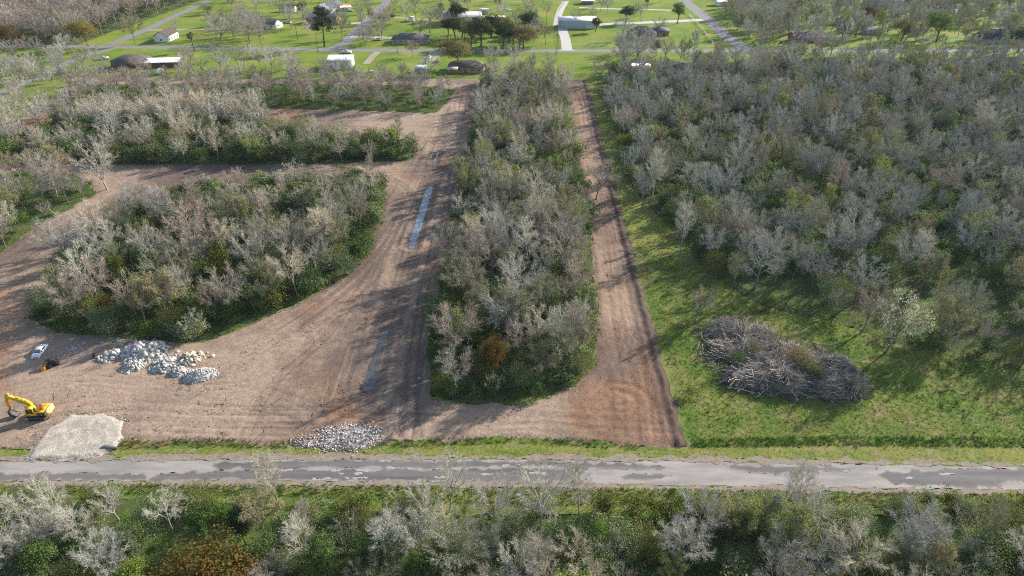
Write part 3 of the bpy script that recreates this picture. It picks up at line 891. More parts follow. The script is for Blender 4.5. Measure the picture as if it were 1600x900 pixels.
def scatter(poly, step, seed, edge=0.0):
    poly = np.array(poly); x0, y0 = poly.min(0); x1, y1 = poly.max(0)
    R = np.random.RandomState(seed)
    gx, gy = np.meshgrid(np.arange(x0, x1, step), np.arange(y0, y1, step * .87))
    gx = gx + (np.arange(gx.shape[0]) % 2)[:, None] * step / 2
    P = np.column_stack([gx.ravel(), gy.ravel()]) + R.uniform(-.42, .42, (gx.size, 2)) * step
    return P[poly_sdf(P, poly) < -edge]

def zone_of(reg, px, py):
    if reg == 'mid':
        for lim, z in ((575, 'road end of the middle woods'), (510, 'middle woods beside the lower puddle'), (440, 'middle woods between the two puddles'), (370, 'middle woods just below the long puddle'), (285, 'middle woods beside the long puddle'), (200, 'middle woods above the long puddle'), (-99, 'far end of the middle woods')):
            if py > lim: return z
    if reg == 'left':
        if py > 470: return 'left woods behind the rubble piles' if px > 150 else 'left woods behind the silver car'
        if px < 180: return 'west tip of the left woods'
        if px > 430: return 'left woods facing the long puddle'
        return 'heart of the left woods' if py > 370 else 'back of the left woods'
    if reg == 'band':
        return 'dark strip behind the left woods' if px > 330 else 'west part of the strip behind the left woods'
    if reg == 'far':
        return 'thin strip before the metal shed' if px > 430 else 'thin strip before the white-roofed shed'
    if reg == 'west':
        return 'grassy grove west of the curving dirt road'
    if reg == 'bottom':
        for lim, z in ((240, 'roadside woods below the gravel pad'), (440, 'roadside woods by the rust-coloured oak'), (640, 'roadside woods below the crushed rock'), (830, 'roadside woods below the middle woods'), (1040, 'roadside woods below the bare dirt strip'), (1220, 'roadside woods below the pasture corner'), (1400, 'roadside woods below the brush pile')):
            if px < lim: return z
        return 'far corner of the roadside woods'
    if reg == 'right':
        if py > 430: return 'ragged front edge of the big woods' if px < 1330 else 'thin woods past the brush pile'
        row = 'front' if py > 330 else ('middle' if py > 220 else 'back')
        c = 'beside the grass strip' if px < 1110 else ('above the brush pile' if px < 1330 else 'near the frame edge')
        return f'{row} big woods {c}'
    if reg == 'clear':
        return 'pale grove over the second dirt band'
    if reg == 'northwest':
        return 'woods beyond the narrow grey road'
    if reg == 'northeast':
        return 'house lots beyond the far road'
    return 'the house lawns'

def plan(kind, key, xy, h, col, reg, label=None, wide=1.0, name=None, cat=None):
    px, py, d = PX(xy[0], xy[1], 0)
    PLAN.append(dict(kind=kind, key=key, x=xy[0], y=xy[1], h=h, col=col, reg=reg, zone=zone_of(reg, px, py), px=px, py=py, d=d, label=label, wide=wide, name=name, cat=cat))

def fill(poly, reg, seed, step, hr, bush_step, bh, bare_w, bush_w, bud=.06, styles=('round', 'vase', 'upright', 'round', 'vase', 'multi'), edge=.5, keep=None, bkeep=None):
    R = random.Random(seed)
    for p in scatter(poly, step, seed, edge):
        if keep is not None and not keep(p): continue
        h = R.uniform(*hr) * (.72 if reg == 'left' and PX(p[0], p[1])[1] < 345 else 1) * (1 + .25 * (vnoise(p[0] * .06, p[1] * .06, seed) - .5))
        if R.random() < bud:
            plan('budding', ('budding', R.randrange(4)), p, h * .9, R.choice(list(BUD_COL)), reg, wide=R.uniform(.8, 1.0))
        else:
            st = R.choice(styles)
            plan('bare', (st, R.randrange(BARE_HI[st])), p, h * (.62 if st == 'multi' else 1), R.choices(list(bare_w), list(bare_w.values()))[0], reg, wide=R.uniform(.85, 1.1))
    if bush_step:
        for p in scatter(poly, bush_step, seed + 500, edge * .3):
            if bkeep is not None and not bkeep(p): continue
            plan('bush', ('bush', R.randrange(6)), p, R.uniform(*bh), R.choices(list(bush_w), list(bush_w.values()))[0], reg, wide=R.uniform(.8, 1.2))

WARM = {'silvery': 3, 'ash grey': 3, 'grey-brown': 3, 'pinkish brown': 2, 'straw-coloured': 3, 'olive-grey': 2}
COOL = {'silvery': .8, 'slate grey': 5, 'grey-brown': 3, 'olive-grey': 3, 'ash grey': 2, 'pinkish brown': .6}
DARKB = {'dark green': 5, 'mid-green': 3, 'blue-green': 2, 'olive': 3, 'grey-green': 3, 'bright green': .4}
MIXB = {'dark green': 4, 'mid-green': 3, 'blue-green': 4, 'olive': 2, 'grey-green': 4, 'bright green': .8}
fill(W_MID, 'mid', 11, 6.7, (8.5, 15.5), 4.4, (2.8, 6.2), WARM, MIXB, .2, edge=2.2)
fill(W_LEFT, 'left', 12, 7.7, (9, 16.5), 4.4, (3.2, 6.8), WARM, DARKB, .10, edge=1.8)
fill(W_BAND, 'band', 13, 8.5, (8, 14.0), 4.3, (3.6, 7.6), WARM, DARKB, .08)
fill(W_FAR, 'far', 14, 8.8, (9, 13), 8.0, (1.4, 3.8), {'ash grey': 3, 'grey-brown': 4, 'pinkish brown': 2}, {'olive': 3, 'mid-green': 2, 'bright green': 2}, .06, ('upright', 'upright', 'vase', 'round'))
fill(W_WEST, 'west', 15, 7.5, (10, 14.0), 7.0, (1.8, 4.6), WARM, {'mid-green': 3, 'olive': 2, 'dark green': 2, 'bright green': 1}, .12)
fill(GP([(-60, 212), (150, 212), (420, 208), (425, 178), (200, 172), (-60, 190)]), 'clear', 16, 7.6, (10.5, 14), None, None, {'silvery': 3, 'straw-coloured': 3, 'pinkish brown': 2, 'ash grey': 2}, None, .04, ('round', 'vase', 'round'))
# the roadside woods at the bottom of the view, tall and close
W_BOT_T = GP([(-260, 800), (100, 806), (300, 812), (420, 822), (560, 832), (800, 838), (1000, 836), (1180, 830), (1330, 836), (1500, 826), (1880, 830), (2150, 1075), (-550, 1075)])
fill(W_BOT_T, 'bottom', 17, 5.7, (7.0, 12.5), 3.7, (3.0, 6.4), {'silvery': 4, 'ash grey': 3, 'grey-brown': 2, 'straw-coloured': 3, 'olive-grey': 2}, {'dark green': 3, 'mid-green': 3, 'blue-green': 3, 'olive': 4, 'grey-green': 6, 'bright green': 1}, .12, ('vase', 'round', 'multi', 'snag', 'vase', 'upright', 'multi'))
for lo, hi, yb, dens in ((-100, 420, 790, 9), (420, 640, 803, 6.5), (640, 1000, 806, 6), (1000, 1340, 800, 6), (1340, 1700, 796, 6)):
    R = random.Random(lo + 7)
    for k in range(int((hi - lo) / dens / 1.4)):
        x = R.uniform(lo, hi); y = yb + R.uniform(-10, 26)
        plan('bush', ('bush', R.randrange(6)), G(x, y), R.uniform(1.6, 4.2), R.choice(['olive', 'olive', 'mid-green', 'grey-green', 'grey-green']), 'bottom', wide=R.uniform(.8, 1.2))
# the big woods on the right
R_NEAR = np.array(W_RIGHT)
def _front(p):
    d = poly_sdf(np.array([p]), GP([(1100, 470), (1600, 560), (1800, 620), (1800, 430), (1330, 400), (1100, 400)]))[0]
    return d > 0 or (vnoise(p[0] * .11, p[1] * .11, 4) > .47)
fill(W_RIGHT, 'right', 18, 7.4, (8, 15), 5.0, (3.0, 6.6), COOL, {'dark green': 3, 'mid-green': 3, 'blue-green': 5, 'olive': 2, 'grey-green': 4, 'bright green': .5}, .15, keep=lambda p: _front(p) and vnoise(p[0] * .07, p[1] * .07, 31) > .16, bkeep=lambda p: _front(p) and (vnoise(p[0] * .13, p[1] * .13, 57) > .3 or PX(p[0], p[1])[1] < 430))
R = random.Random(41)
for p in scatter(PASTURE, 7.5, 66, 1.0):
    if R.random() < .8 * vnoise(p[0] * .08, p[1] * .08, 12) + .1 and PX(p[0], p[1])[1] < 660 and poly_sdf(np.array([p]), PILE)[0] > 1:
        plan('bush', ('bush', R.randrange(6)), p, R.uniform(.8, 2.6), R.choice(['olive', 'grey-green', 'olive', 'mid-green']), 'right', wide=R.uniform(.9, 1.6))
# woods beyond the narrow road, far left
fill(W_TL, 'northwest', 19, 9.0, (14, 20), 12.0, (3, 5), {'pinkish brown': 5, 'grey-brown': 3, 'silvery': 2}, DARKB, .03, ('upright', 'vase', 'round'))
NEAST = GP([(1155, 75), (1180, 68), (1330, 72), (1470, 72), (1640, 70), (1850, 68), (1850, -12), (1150, -12), (1125, 20)])
fill(NEAST, 'northeast', 20, 11.5, (12, 17), None, None, {'ash grey': 4, 'grey-brown': 4, 'olive-grey': 2}, None, .28, ('round', 'vase', 'round'))
fill(GP([(960, 112), (1130, 112), (1600, 108), (1700, 108), (1700, 84), (1300, 90), (1150, 90), (960, 92)]), 'northeast', 21, 11, (10, 14), 14, (2, 3.5), COOL, MIXB, .15)
# trees along the near side of the far road, left half
fill(GP([(-40, 118), (60, 98), (330, 92), (520, 112), (690, 118), (690, 126), (430, 122), (110, 121), (40, 190), (-40, 192)]), 'northwest', 22, 10.5, (9, 13), None, None, {'ash grey': 3, 'grey-brown': 3, 'silvery': 2}, None, .03, ('round', 'vase', 'multi'), keep=lambda p: not (505 < PX(p[0], p[1])[0] < 680 and PX(p[0], p[1])[1] < 118) and not (165 < PX(p[0], p[1])[0] < 290 and PX(p[0], p[1])[1] < 116))

# trees that stand out one by one
def one(kind, key, px, py, h, col, label, reg='lawns', wide=1.0, name=None, cat=None):
    plan(kind, key, G(px, py), h, col, reg, label, wide, name, cat)
one('bare', ('vase', 0), 168, 297, 18.5, 'silvery', 'leaning tall bare tree alone at the bend of the dirt road', 'west')
one('bare', ('upright', 0), 1062, 398, 15, 'silvery', 'slim white-trunked tree alone at the edge of the big woods', 'right', .8)
one('bare', ('vase', 1), 1084, 507, 11.5, 'pinkish brown', 'pinkish dead tree standing alone left of the brush pile', 'right', .8)
one('budding', ('budding', 1), 1384, 550, 17.0, 'bud white', 'large whitish-green budding tree right of the brush pile', 'right', .95)
one('bare', ('vase', 2), 1003, 324, 15, 'ash grey', 'grey tree of the pair on the grass strip, nearer the dirt', 'right', .75)
one('bare', ('upright', 1), 1018, 314, 17, 'silvery', 'tall pale tree of the pair on the grass strip', 'right', .9)
one('bare', ('round', 1), 932, 312, 15, 'pinkish brown', 'broad bare tree leaning over the right-hand dirt strip', 'mid', 1.0)
one('autumn', ('autumn', 0), 325, 955, 13.5, 'rust', 'great rust and olive oak at the bottom of the roadside woods', 'bottom', 1.25)
one('autumn', ('autumn', 1), 768, 596, 12, 'orange', 'orange-brown tree at the road end of the middle woods', 'mid', .6)
one('autumn', ('autumn', 1), 172, 505, 8.0, 'orange', 'orange-tinged tree behind the rubble piles', 'left', .6)
one('cedar', ('cedar', 0), 347, 448, 14.0, 'cedar', 'dark olive cedar in the heart of the left woods', 'left')
one('cedar', ('cedar', 1), 198, 458, 11.0, 'cedar', 'smaller olive cedar at the west end of the left woods', 'left', 1.1)
one('cedar', ('cedar', 1), 820, 522, 13, 'cedar', 'olive-green cedar in the middle woods', 'mid')
one('leafy', ('leafy', 0), 222, 935, 8.5, 'lime', 'lime-green leafy tree beside the rust-coloured oak', 'bottom', .8)
one('leafy', ('leafy', 1), 905, 1000, 13.5, 'lime', 'big yellow-green leafy tree at the bottom edge below the dirt strip', 'bottom', 1.0)
one('leafy', ('leafy', 2), 655, 915, 8, 'green', 'glossy green leafy tree in the roadside woods', 'bottom', .8)
one('leafy', ('leafy', 3), 510, 905, 9, 'green', 'broad green leafy tree in the roadside woods below the crushed rock', 'bottom', 1.0)
one('leafy', ('leafy', 0), 385, 850, 9, 'deepgreen', 'dark green leafy tree above the rust-coloured oak', 'bottom', .75)
one('leafy', ('leafy', 1), 322, 845, 8, 'green', 'soft green leafy tree left of the dark one above the oak', 'bottom', .9)
one('budding', ('budding', 0), 415, 845, 11, 'straw-yellow', 'yellowish budding tree by the dark green leafy tree', 'bottom', .8)
one('leafy', ('leafy', 2), 80, 905, 8.5, 'green', 'green leafy tree near the left end of the roadside woods', 'bottom', 1.0)
one('leafy', ('leafy', 3), 110, 1000, 7, 'lime', 'yellow-green leafy tree in the lower left corner', 'bottom', 1.0)
one('bare', ('vase', 3), 703, 800, 14, 'silvery', 'tallest pale bare tree standing against the road', 'bottom', .62)
one('bare', ('vase', 0), 672, 830, 13, 'silvery', 'pale bare tree just left of the tallest roadside one', 'bottom', .7)
one('bare', ('round', 0), 762, 838, 14, 'silvery', 'wide pale bare tree right of the tallest roadside one', 'bottom', .8)
one('bare', ('vase', 2), 845, 825, 15, 'silvery', 'forked grey-white bare tree reaching over the road', 'bottom', .9)
one('bare', ('upright', 2), 905, 812, 14, 'silvery', 'slim bare tree by the fence below the dirt strip', 'bottom', .7)
one('bare', ('upright', 1), 1238, 812, 12, 'silvery', 'slim bare tree by the fence below the brush pile', 'bottom', .9)
one('bare', ('vase', 1), 1090, 850, 12.5, 'ash grey', 'broad fuzzy bare tree below the pasture corner', 'bottom', 1.0)
one('bare', ('vase', 3), 110, 825, 13, 'silvery', 'lean white-limbed tree below the gravel pad', 'bottom', .7)
one('bare', ('vase', 2), 186, 812, 9, 'silvery', 'small white-limbed tree at the road edge below the gravel pad', 'bottom', .8)
one('bare', ('round', 3), 270, 830, 10, 'silvery', 'white-limbed tree between the gravel pad and the oak', 'bottom', .8)
one('bare', ('upright', 0), 437, 795, 12, 'straw-coloured', 'slim straw-coloured tree leaning over the dark road patches', 'bottom', .8)
one('bare', ('round', 2), 1330, 905, 12, 'straw-coloured', 'broad cream-coloured bare tree near the lower right corner', 'bottom', 1.1)
one('budding', ('budding', 1), 1146, 292, 12, 'pale green', 'tall pale green budding tree in the big woods', 'right', .8)
one('leafy', ('leafy', 0), 1017, 142, 10, 'limetree', 'vivid lime-green tree at the far corner of the big woods', 'right', .75)
one('leafy', ('leafy', 1), 1018, 232, 9.5, 'limetree', 'lime-green tree at the edge of the grass strip', 'right', .6)
one('leafy', ('leafy', 2), 1512, 268, 6, 'limetree', 'small lime-green tree deep in the big woods', 'right', .6)
one('leafy', ('leafy', 3), 832, 262, 8.5, 'limetree', 'lime-green tree in the middle woods above the long puddle', 'mid', .5)
one('leafy', ('leafy', 3), 85, 262, 9, 'limetree', 'yellow-green tree at the west end of the second dirt band', 'band', .7)
one('leafy', ('leafy', 3), 615, 232, 8, 'limetree', 'pale yellow-green tree at the end of the dark strip', 'band', .6)
one('leafy', ('leafy', 1), 1096, 118, 8, 'limetree', 'yellow-green tree beside the half-hidden brown house', 'northeast', .8)
one('leafy', ('leafy', 2), 1178, 92, 9, 'limetree', 'lime-green tree near the junction of the far road', 'northeast', .7)
# trees of the house lots: (kind, style, px, py, height, colour, label, width)
for a in [
    ('autumn', 0, 138, 73, 15, 'gold', 'golden-olive spreading tree at the edge of the far left woods', .9),
    ('budding', 0, 212, 69, 18, 'straw-yellow', 'straw-yellow budding tree beside the narrow road', .8),
    ('bare', 'round', 108, 84, 12, 'ash grey', 'round grey tree before the golden-olive tree', 1.1),
    ('autumn', 1, 14, 80, 15, 'orange', 'orange-tinged tree at the left edge by the lawn', .8),
    ('leafy', 0, 160, 45, 11, 'deepgreen', 'dark green tree behind the golden-olive tree', .9),
    ('palm', 0, 304, 80, 11, 'palm', 'fan palm with brown skirt beside the far road', 1.0),
    ('bare', 'round', 345, 67, 14, 'ash grey', 'broad grey tree on the lawn, left of a trio', 1.2),
    ('bare', 'round', 390, 68, 15, 'grey-brown', 'broad grey-brown tree on the lawn, middle of a trio', 1.2),
    ('bare', 'round', 408, 70, 12, 'pinkish brown', 'round brownish tree on the lawn, right of a trio', .9),
    ('bare', 'vase', 277, 54, 11, 'ash grey', 'bare tree at the end of the white cottage', .6),
    ('bush', 2, 326, 22, 7, 'olive', 'dark thicket on the lawn behind the white cottage', 1.0),
    ('bare', 'round', 402, 20, 12, 'silvery', 'pale round tree on the far lawn', .8),
    ('bare', 'vase', 437, 23, 13, 'grey-brown', 'dark-limbed tree on the far lawn left of the green one', .8),
    ('leafy', 1, 474, 27, 11, 'softgreen', 'soft green tree left of the dark-roofed house', .7),
    ('pine', 0, 507, 73, 22, 'pine', 'tall leaning pine before the dark-roofed house', 1.0),
    ('bare', 'snag', 592, 56, 19, 'straw-coloured', 'pale dead tree beside the side road', .9),
    ('bare', 'multi', 572, 68, 11, 'grey-brown', 'brown thicket tree on the bend of the side road', 1.3),
    ('bare', 'multi', 588, 50, 10, 'ash grey', 'grey thicket tree above the bend of the side road', 1.3),
    ('bare', 'round', 672, 51, 18, 'grey-brown', 'large rounded bare tree beside the white barn', 1.0),
    ('leafy', 2, 712, 36, 13, 'deepgreen', 'very dark oak standing against the white barn', .95),
    ('budding', 2, 732, 15, 12, 'straw-yellow', 'cream-flowering tree behind the white barn', .9),
    ('leafy', 3, 752, 72, 16, 'darkolive', 'dark evergreen oak behind the golden oak', .9),
    ('leafy', 0, 785, 76, 15, 'deepgreen', 'blackish-green oak at the far road, right of the golden oak', .9),
    ('leafy', 1, 722, 60, 12, 'darkolive', 'olive oak above the golden oak', 1.0),
    ('autumn', 1, 818, 76, 14, 'brownoak', 'brownish oak at the right of the dark roadside oaks', .8),
    ('autumn', 0, 716, 107, 16, 'golden', 'golden budding oak beside the brick ranch house', .95),
    ('bare', 'round', 771, 108, 13, 'silvery', 'pale bare tree right of the brick ranch house', .9),
    ('bare', 'round', 803, 104, 12, 'ash grey', 'dark-trunked bare tree in the field beyond the middle woods', .9),
    ('budding', 3, 645, 89, 9, 'peach', 'small peach-coloured tree at the far road', .9),
    ('bare', 'vase', 537, 112, 9, 'ash grey', 'bare tree in front of the metal shed', .9),
    ('bare', 'vase', 880, 152, 16, 'silvery', 'tall bare tree at the far end of the right-hand dirt strip', .8),
    ('bare', 'vase', 856, 128, 15, 'grey-brown', 'tall brown tree left of the far end of the dirt strip', .7),
    ('bare', 'vase', 935, 130, 13, 'grey-brown', 'bare tree on the grass at the far corner of the dirt strip', .9),
    ('bare', 'multi', 812, 74, 14, 'pinkish brown', 'brown thicket at the roadside left of the white drive', 1.2),
    ('leafy', 2, 978, 36, 11, 'deepgreen', 'dark round oak behind the black-roofed house', 1.0),
    ('leafy', 3, 930, 50, 9, 'darkolive', 'dark oak at the end of the metal workshop', .8),
    ('bare', 'round', 900, 42, 12, 'olive-grey', 'bare tree in front of the metal workshop', .8),
    ('bare', 'round', 973, 62, 14, 'ash grey', 'grey tree at the left end of the black-roofed house', .9),
    ('bare', 'round', 1030, 55, 11, 'grey-brown', 'bare tree at the right end of the black-roofed house', 1.0),
    ('leafy', 0, 1058, 37, 14, 'softgreen', 'soft green tree on the lawn by the white rail fence', .7),
    ('bare', 'round', 948, 22, 12, 'ash grey', 'bare tree on the back lawn, right of a pair', .7),
    ('bare', 'round', 938, 18, 11, 'grey-brown', 'bare tree on the back lawn, left of a pair', .7),
    ('bare', 'round', 1002, 34, 13, 'ash grey', 'bare tree behind the black-roofed house', .7),
    ('leafy', 1, 1012, 12, 9, 'softgreen', 'small green tree on the back lawn', .6),
    ('bare', 'round', 990, 106, 19, 'ash grey', 'great grey tree before the far road at the corner of the big woods', 1.1),
    ('bare', 'round', 968, 112, 15, 'ash grey', 'grey tree left of the great one at the corner of the big woods', 1.0),
    ('bare', 'round', 1022, 90, 13, 'ash grey', 'dark-trunked tree at the far road, left of a pair', .8),
    ('bare', 'round', 1040, 90, 12, 'grey-brown', 'dark-trunked tree at the far road, right of a pair', .8),
    ('leafy', 2, 1025, 88, 9, 'darkolive', 'dark evergreen beside the far road', .7),
    ('bare', 'round', 1284, 92, 16, 'ash grey', 'broad bare tree on the yellow verge, left of two', 1.1),
    ('bare', 'round', 1297, 91, 15, 'grey-brown', 'broad bare tree on the yellow verge, right of two', 1.1),
    ('leafy', 3, 1462, 66, 18, 'softgreen', 'tall green tree below the dark-roofed white house', .8),
    ('leafy', 0, 1315, 64, 11, 'darkolive', 'dark blossoming shrub tree beside the red-gabled house', 1.0),
    ('autumn', 1, 1408, 64, 13, 'brownoak', 'brown-topped oak at the far road, right half', 1.0),
    ('autumn', 0, 1358, 42, 13, 'orange', 'orange-topped tree in the right-hand house lots', .8),
    ('leafy', 1, 1590, 82, 14, 'deepgreen', 'dark evergreen oak by the blue-roofed house', 1.1),
    ('budding', 1, 1525, 60, 12, 'yellow-green', 'yellow-green tree left of the blue-roofed house', .9),
    ('budding', 0, 1500, 40, 12, 'straw-yellow', 'straw-yellow tree below the dark-roofed white house', .9),
    ('bare', 'round', 1525, 74, 8, 'straw-coloured', 'small straw-coloured tree at the far road', .9),
    ('bare', 'vase', 1188, 74, 10, 'pinkish brown', 'brownish thicket tree at the road junction', 1.2),
    ('bare', 'vase', 1168, 66, 14, 'ash grey', 'dark-trunked tree beside the junction', .8)]:
    kd, st, px, py, h, c, lab, w = a
    key = (kd, st) if kd != 'bare' else (st, (px + py) % BARE_HI[st])
    one(kd, key, px, py, h, c, lab, 'lawns', w * (1.6 if kd in ('leafy', 'autumn') else 1.25))
fill(GP([(335, 66), (520, 70), (700, 70), (860, 72), (865, 0), (350, -12)]), 'lawns', 24, 23, (10, 16), None, None, {'ash grey': 3, 'grey-brown': 3, 'olive-grey': 1, 'silvery': 1}, None, .2, ('round', 'vase', 'round'))
fill(GP([(905, 34), (1040, 30), (1070, 0), (900, -10)]), 'lawns', 25, 28, (9, 13), None, None, {'ash grey': 3, 'grey-brown': 3}, None, .2, ('round', 'vase'))
fill(GP([(-100, 95), (150, 84), (100, 110), (0, 140), (-100, 170)]), 'northwest', 26, 15, (9, 13), None, None, {'ash grey': 3, 'grey-brown': 3}, None, .1, ('round', 'vase'))
for k, (pp, st_) in enumerate((([(560, 74), (600, 74), (614, 30), (588, 30)], 8), ([(795, 78), (838, 76), (842, 36), (802, 32)], 9), ([(330, 68), (412, 72), (424, 42), (336, 36)], 12), ([(958, 114), (1012, 112), (1012, 76), (965, 80)], 9), ([(1135, 66), (1160, 40), (1130, 10), (1250, 10), (1250, 66)], 11))):
    fill(GP(pp), 'lawns', 60 + k, st_, (11, 16), None, None, {'ash grey': 4, 'grey-brown': 4, 'pinkish brown': 2}, None, .05, ('round', 'multi', 'round', 'vase'))
R = random.Random(9)
for k in range(11):
    p = G(700 + 13 * k + R.uniform(-5, 5), R.uniform(50, 74))
    one_ = ('leafy', ('leafy', k % 4), p, R.uniform(11, 15), R.choice(['deepgreen', 'darkolive', 'darkolive', 'brownoak']))
    plan(*one_[:3], one_[3], one_[4], 'lawns', f'{"dark green" if one_[4] == "deepgreen" else ("brownish" if one_[4] == "brownoak" else "olive")} oak in the dense oak clump behind the golden oak, {["first", "second", "third", "fourth", "fifth", "sixth", "seventh", "eighth", "ninth", "tenth", "last"][k]} from left', 1.35)
ONE_COL = {'rust': (.125, .092, .024), 'orange': (.135, .09, .024), 'cedar': (.085, .105, .018), 'lime': (.18, .235, .045), 'green': (.10, .155, .045), 'deepgreen': (.035, .07, .022), 'limetree': (.30, .40, .06),
           'gold': (.23, .20, .055), 'palm': (.10, .11, .045), 'softgreen': (.15, .21, .055), 'pine': (.04, .06, .025), 'darkolive': (.075, .085, .03), 'brownoak': (.19, .155, .07), 'golden': (.22, .21, .09),
           'peach': (.38, .26, .15), 'bud white': (.46, .47, .30), 'olive': (.10, .10, .05)}

# ------------------------------------------------------------------ planting: nearest as single trees, the far remainder as one mass of each kind
def in_frame(t):
    top = PX(t['x'], t['y'], t['h'])
    return -40 < t['px'] < 1640 and top[1] < 898 and (t['py'] > 6)

ORD = ['first', 'second', 'third', 'fourth', 'fifth', 'sixth', 'seventh', 'eighth', 'ninth', 'tenth', 'eleventh', 'twelfth', 'thirteenth', 'fourteenth', 'fifteenth', 'sixteenth', 'seventeenth', 'eighteenth']
SHAPE = {'round': 'round-crowned', 'vase': 'spreading', 'upright': 'narrow', 'multi': 'many-stemmed', 'snag': 'half-dead'}

# leave single places free of scattered neighbours so that they read
singles = [t for t in PLAN if t['label']]
def crowded(t):
    for s in singles:
        if s['reg'] == 'lawns' and t['reg'] in ('lawns', 'northeast', 'northwest'): r = 7
        elif s['kind'] in ('autumn', 'cedar', 'leafy'): r = 3.2 if t['kind'] == 'bare' else 2.4
        else: r = 2.5
        if s['reg'] == 'bottom' and s['kind'] in ('autumn', 'leafy'):
            r = 5.0 if s['kind'] == 'autumn' else 3.6
            if abs(s['x'] - t['x']) < r and -(r + 5.5) < t['y'] - s['y'] < r * .8 and (t['kind'] != 'bush' or t['h'] > 4.2): return True
        if 'whitish-green' in s['label'] or 'white-trunked' in s['label'] or 'standing alone left' in s['label']: r = 6.0
        if abs(s['x'] - t['x']) < r and abs(s['y'] - t['y']) < r: return True
    return False
PLAN = singles + [t for t in PLAN if not t['label'] and not crowded(t)]
MAXN = {'bare': 300, 'bush': 300, 'budding': 300}
chosen = []; mass = {'bare': [], 'bush': [], 'budding': []}
for kd in ('bare', 'bush', 'budding'):
    L_ = [t for t in PLAN if t['kind'] == kd]
    vis = [t for t in L_ if in_frame(t)]; hid = [t for t in L_ if not in_frame(t)]
    vis.sort(key=lambda t: (t['label'] is None, -t['h'] * t['wide'] / t['d']))
    chosen += vis[:MAXN[kd]]; mass[kd] += vis[MAXN[kd]:] + hid
chosen += [t for t in PLAN if t['kind'] not in mass]

KIND = {'bare': ('bare_tree', 'bare tree'), 'bush': ('evergreen_bush', 'bush'), 'budding': ('budding_tree', 'budding tree'), 'leafy': ('leafy_tree', 'leafy tree'), 'cedar': ('cedar_tree', 'cedar'), 'autumn': ('autumn_oak', 'oak'), 'palm': ('palm_tree', 'palm'), 'pine': ('pine_tree', 'pine')}
bins = {}
for t in chosen:
    if t['label']: continue
    if t['kind'] == 'bare':
        sz = 'tall ' if t['h'] > 13.5 else ('low ' if t['h'] < 9 else '')
        t['desc'] = f"{sz}{t['col']} {SHAPE[t['key'][0]]} bare tree"
    elif t['kind'] == 'bush':
        sz = 'tall ' if t['h'] > 5.4 else ('low ' if t['h'] < 3.2 else '')
        t['desc'] = f"{sz}{t['col']} bush"
    else:
        t['desc'] = f"{t['col']} budding tree"
    bins.setdefault((t['desc'], t['zone']), []).append(t)
for (desc, zone), L_ in bins.items():
    L_.sort(key=lambda t: t['px'])
    for k, t in enumerate(L_):
        prep = zone if zone.split()[0] in () else zone
        if len(L_) == 1:
            t['label'] = f'{desc}, {prep}'
        elif k < 18:
            o = 'leftmost' if k == 0 else ('rightmost' if k == len(L_) - 1 else ORD[k] + ' from left')
            t['label'] = f'{desc}, {prep}, {o}'
            if len(t['label'].split()) > 16: t['label'] = t['label'].replace(' bare tree', ' tree').replace('half-dead', 'snag-like')
        else:
            t['label'] = f'{desc}, {prep}, {ORD[len(L_) - 1 - k]} from right' if len(L_) - 1 - k < 18 else f'{desc}, {prep}'
for t in chosen:
    w_ = t['label'].split()
    if len(w_) > 16: t['label'] = t['label'].replace(' bare tree', ' tree').replace(' evergreen bush', ' bush').replace('just below', 'below')
GROUP = {'mid': 'the middle woods', 'left': 'the left woods', 'band': 'the dark strip', 'far': 'the thin strip', 'west': 'the west grove', 'bottom': 'the roadside woods', 'right': 'the big woods', 'clear': 'the pale grove', 'northwest': 'the far left woods', 'northeast': 'the right-hand house lots', 'lawns': 'the house lawns'}
for t in chosen:
    kd = t['kind']; nm, ct = KIND[kd]
    j = RP.uniform(.88, 1.12)
    if kd == 'bare':
        c, b = BARE_COL[t['col']]
    elif kd == 'bush':
        c, b = BUSH_COL[t['col']], (.2, .18, .15)
    elif kd == 'budding':
        c, b = (BUD_COL.get(t['col']) or ONE_COL[t['col']]), (.24, .22, .19)
    else:
        c, b = ONE_COL[t['col']], (.15, .12, .09)
    c = tuple(k * j for k in c)
    place_tree(t['key'], t['x'], t['y'], t['h'], RP.uniform(0, 6.28), c, b, nm, t['label'], ct, {'bare': 'bare trees of ', 'bush': 'bushes of ', 'budding': 'budding trees of '}.get(kd, 'green trees of ') + GROUP[t['reg']], t['wide'])

def massed(name, items, cols, label, matl):
    by = {}
    R = np.random.RandomState(5)
    for t in items:
        st, k = t['key']
        if st == 'budding': st = 'round'
        if st == 'snag': st = 'vase'
        by.setdefault((st, k % (4 if st == 'bush' else 3)), []).append(t)
    mb = MB()
    for key, L_ in by.items():
        V, T, C = LOW[key]; n = len(L_); nv = len(V)
        a = R.uniform(0, 6.28, n); hs = np.array([t['h'] for t in L_]) / (4.0 if key[0] == 'bush' else 10.0); w = np.array([t['wide'] for t in L_]) * hs
        x = (np.cos(a)[:, None] * V[None, :, 0] - np.sin(a)[:, None] * V[None, :, 1]) * w[:, None] + np.array([t['x'] for t in L_])[:, None]
        y = (np.sin(a)[:, None] * V[None, :, 0] + np.cos(a)[:, None] * V[None, :, 1]) * w[:, None] + np.array([t['y'] for t in L_])[:, None]
        z = V[None, :, 2] * hs[:, None]
        cc = np.array([np.array(cols(t)) * R.uniform(.88, 1.12) for t in L_])
        tint = (C[None] * cc[:, None, :]).reshape(-1, 3)
        tri = (T[None] + (np.arange(n) * nv)[:, None, None]).reshape(-1, 3)
        mb.add(np.stack([x, y, z], -1).reshape(-1, 3), tris=tri, tint=tint)
    return tag(mb.build(name, matl), label, None, None, 'stuff')
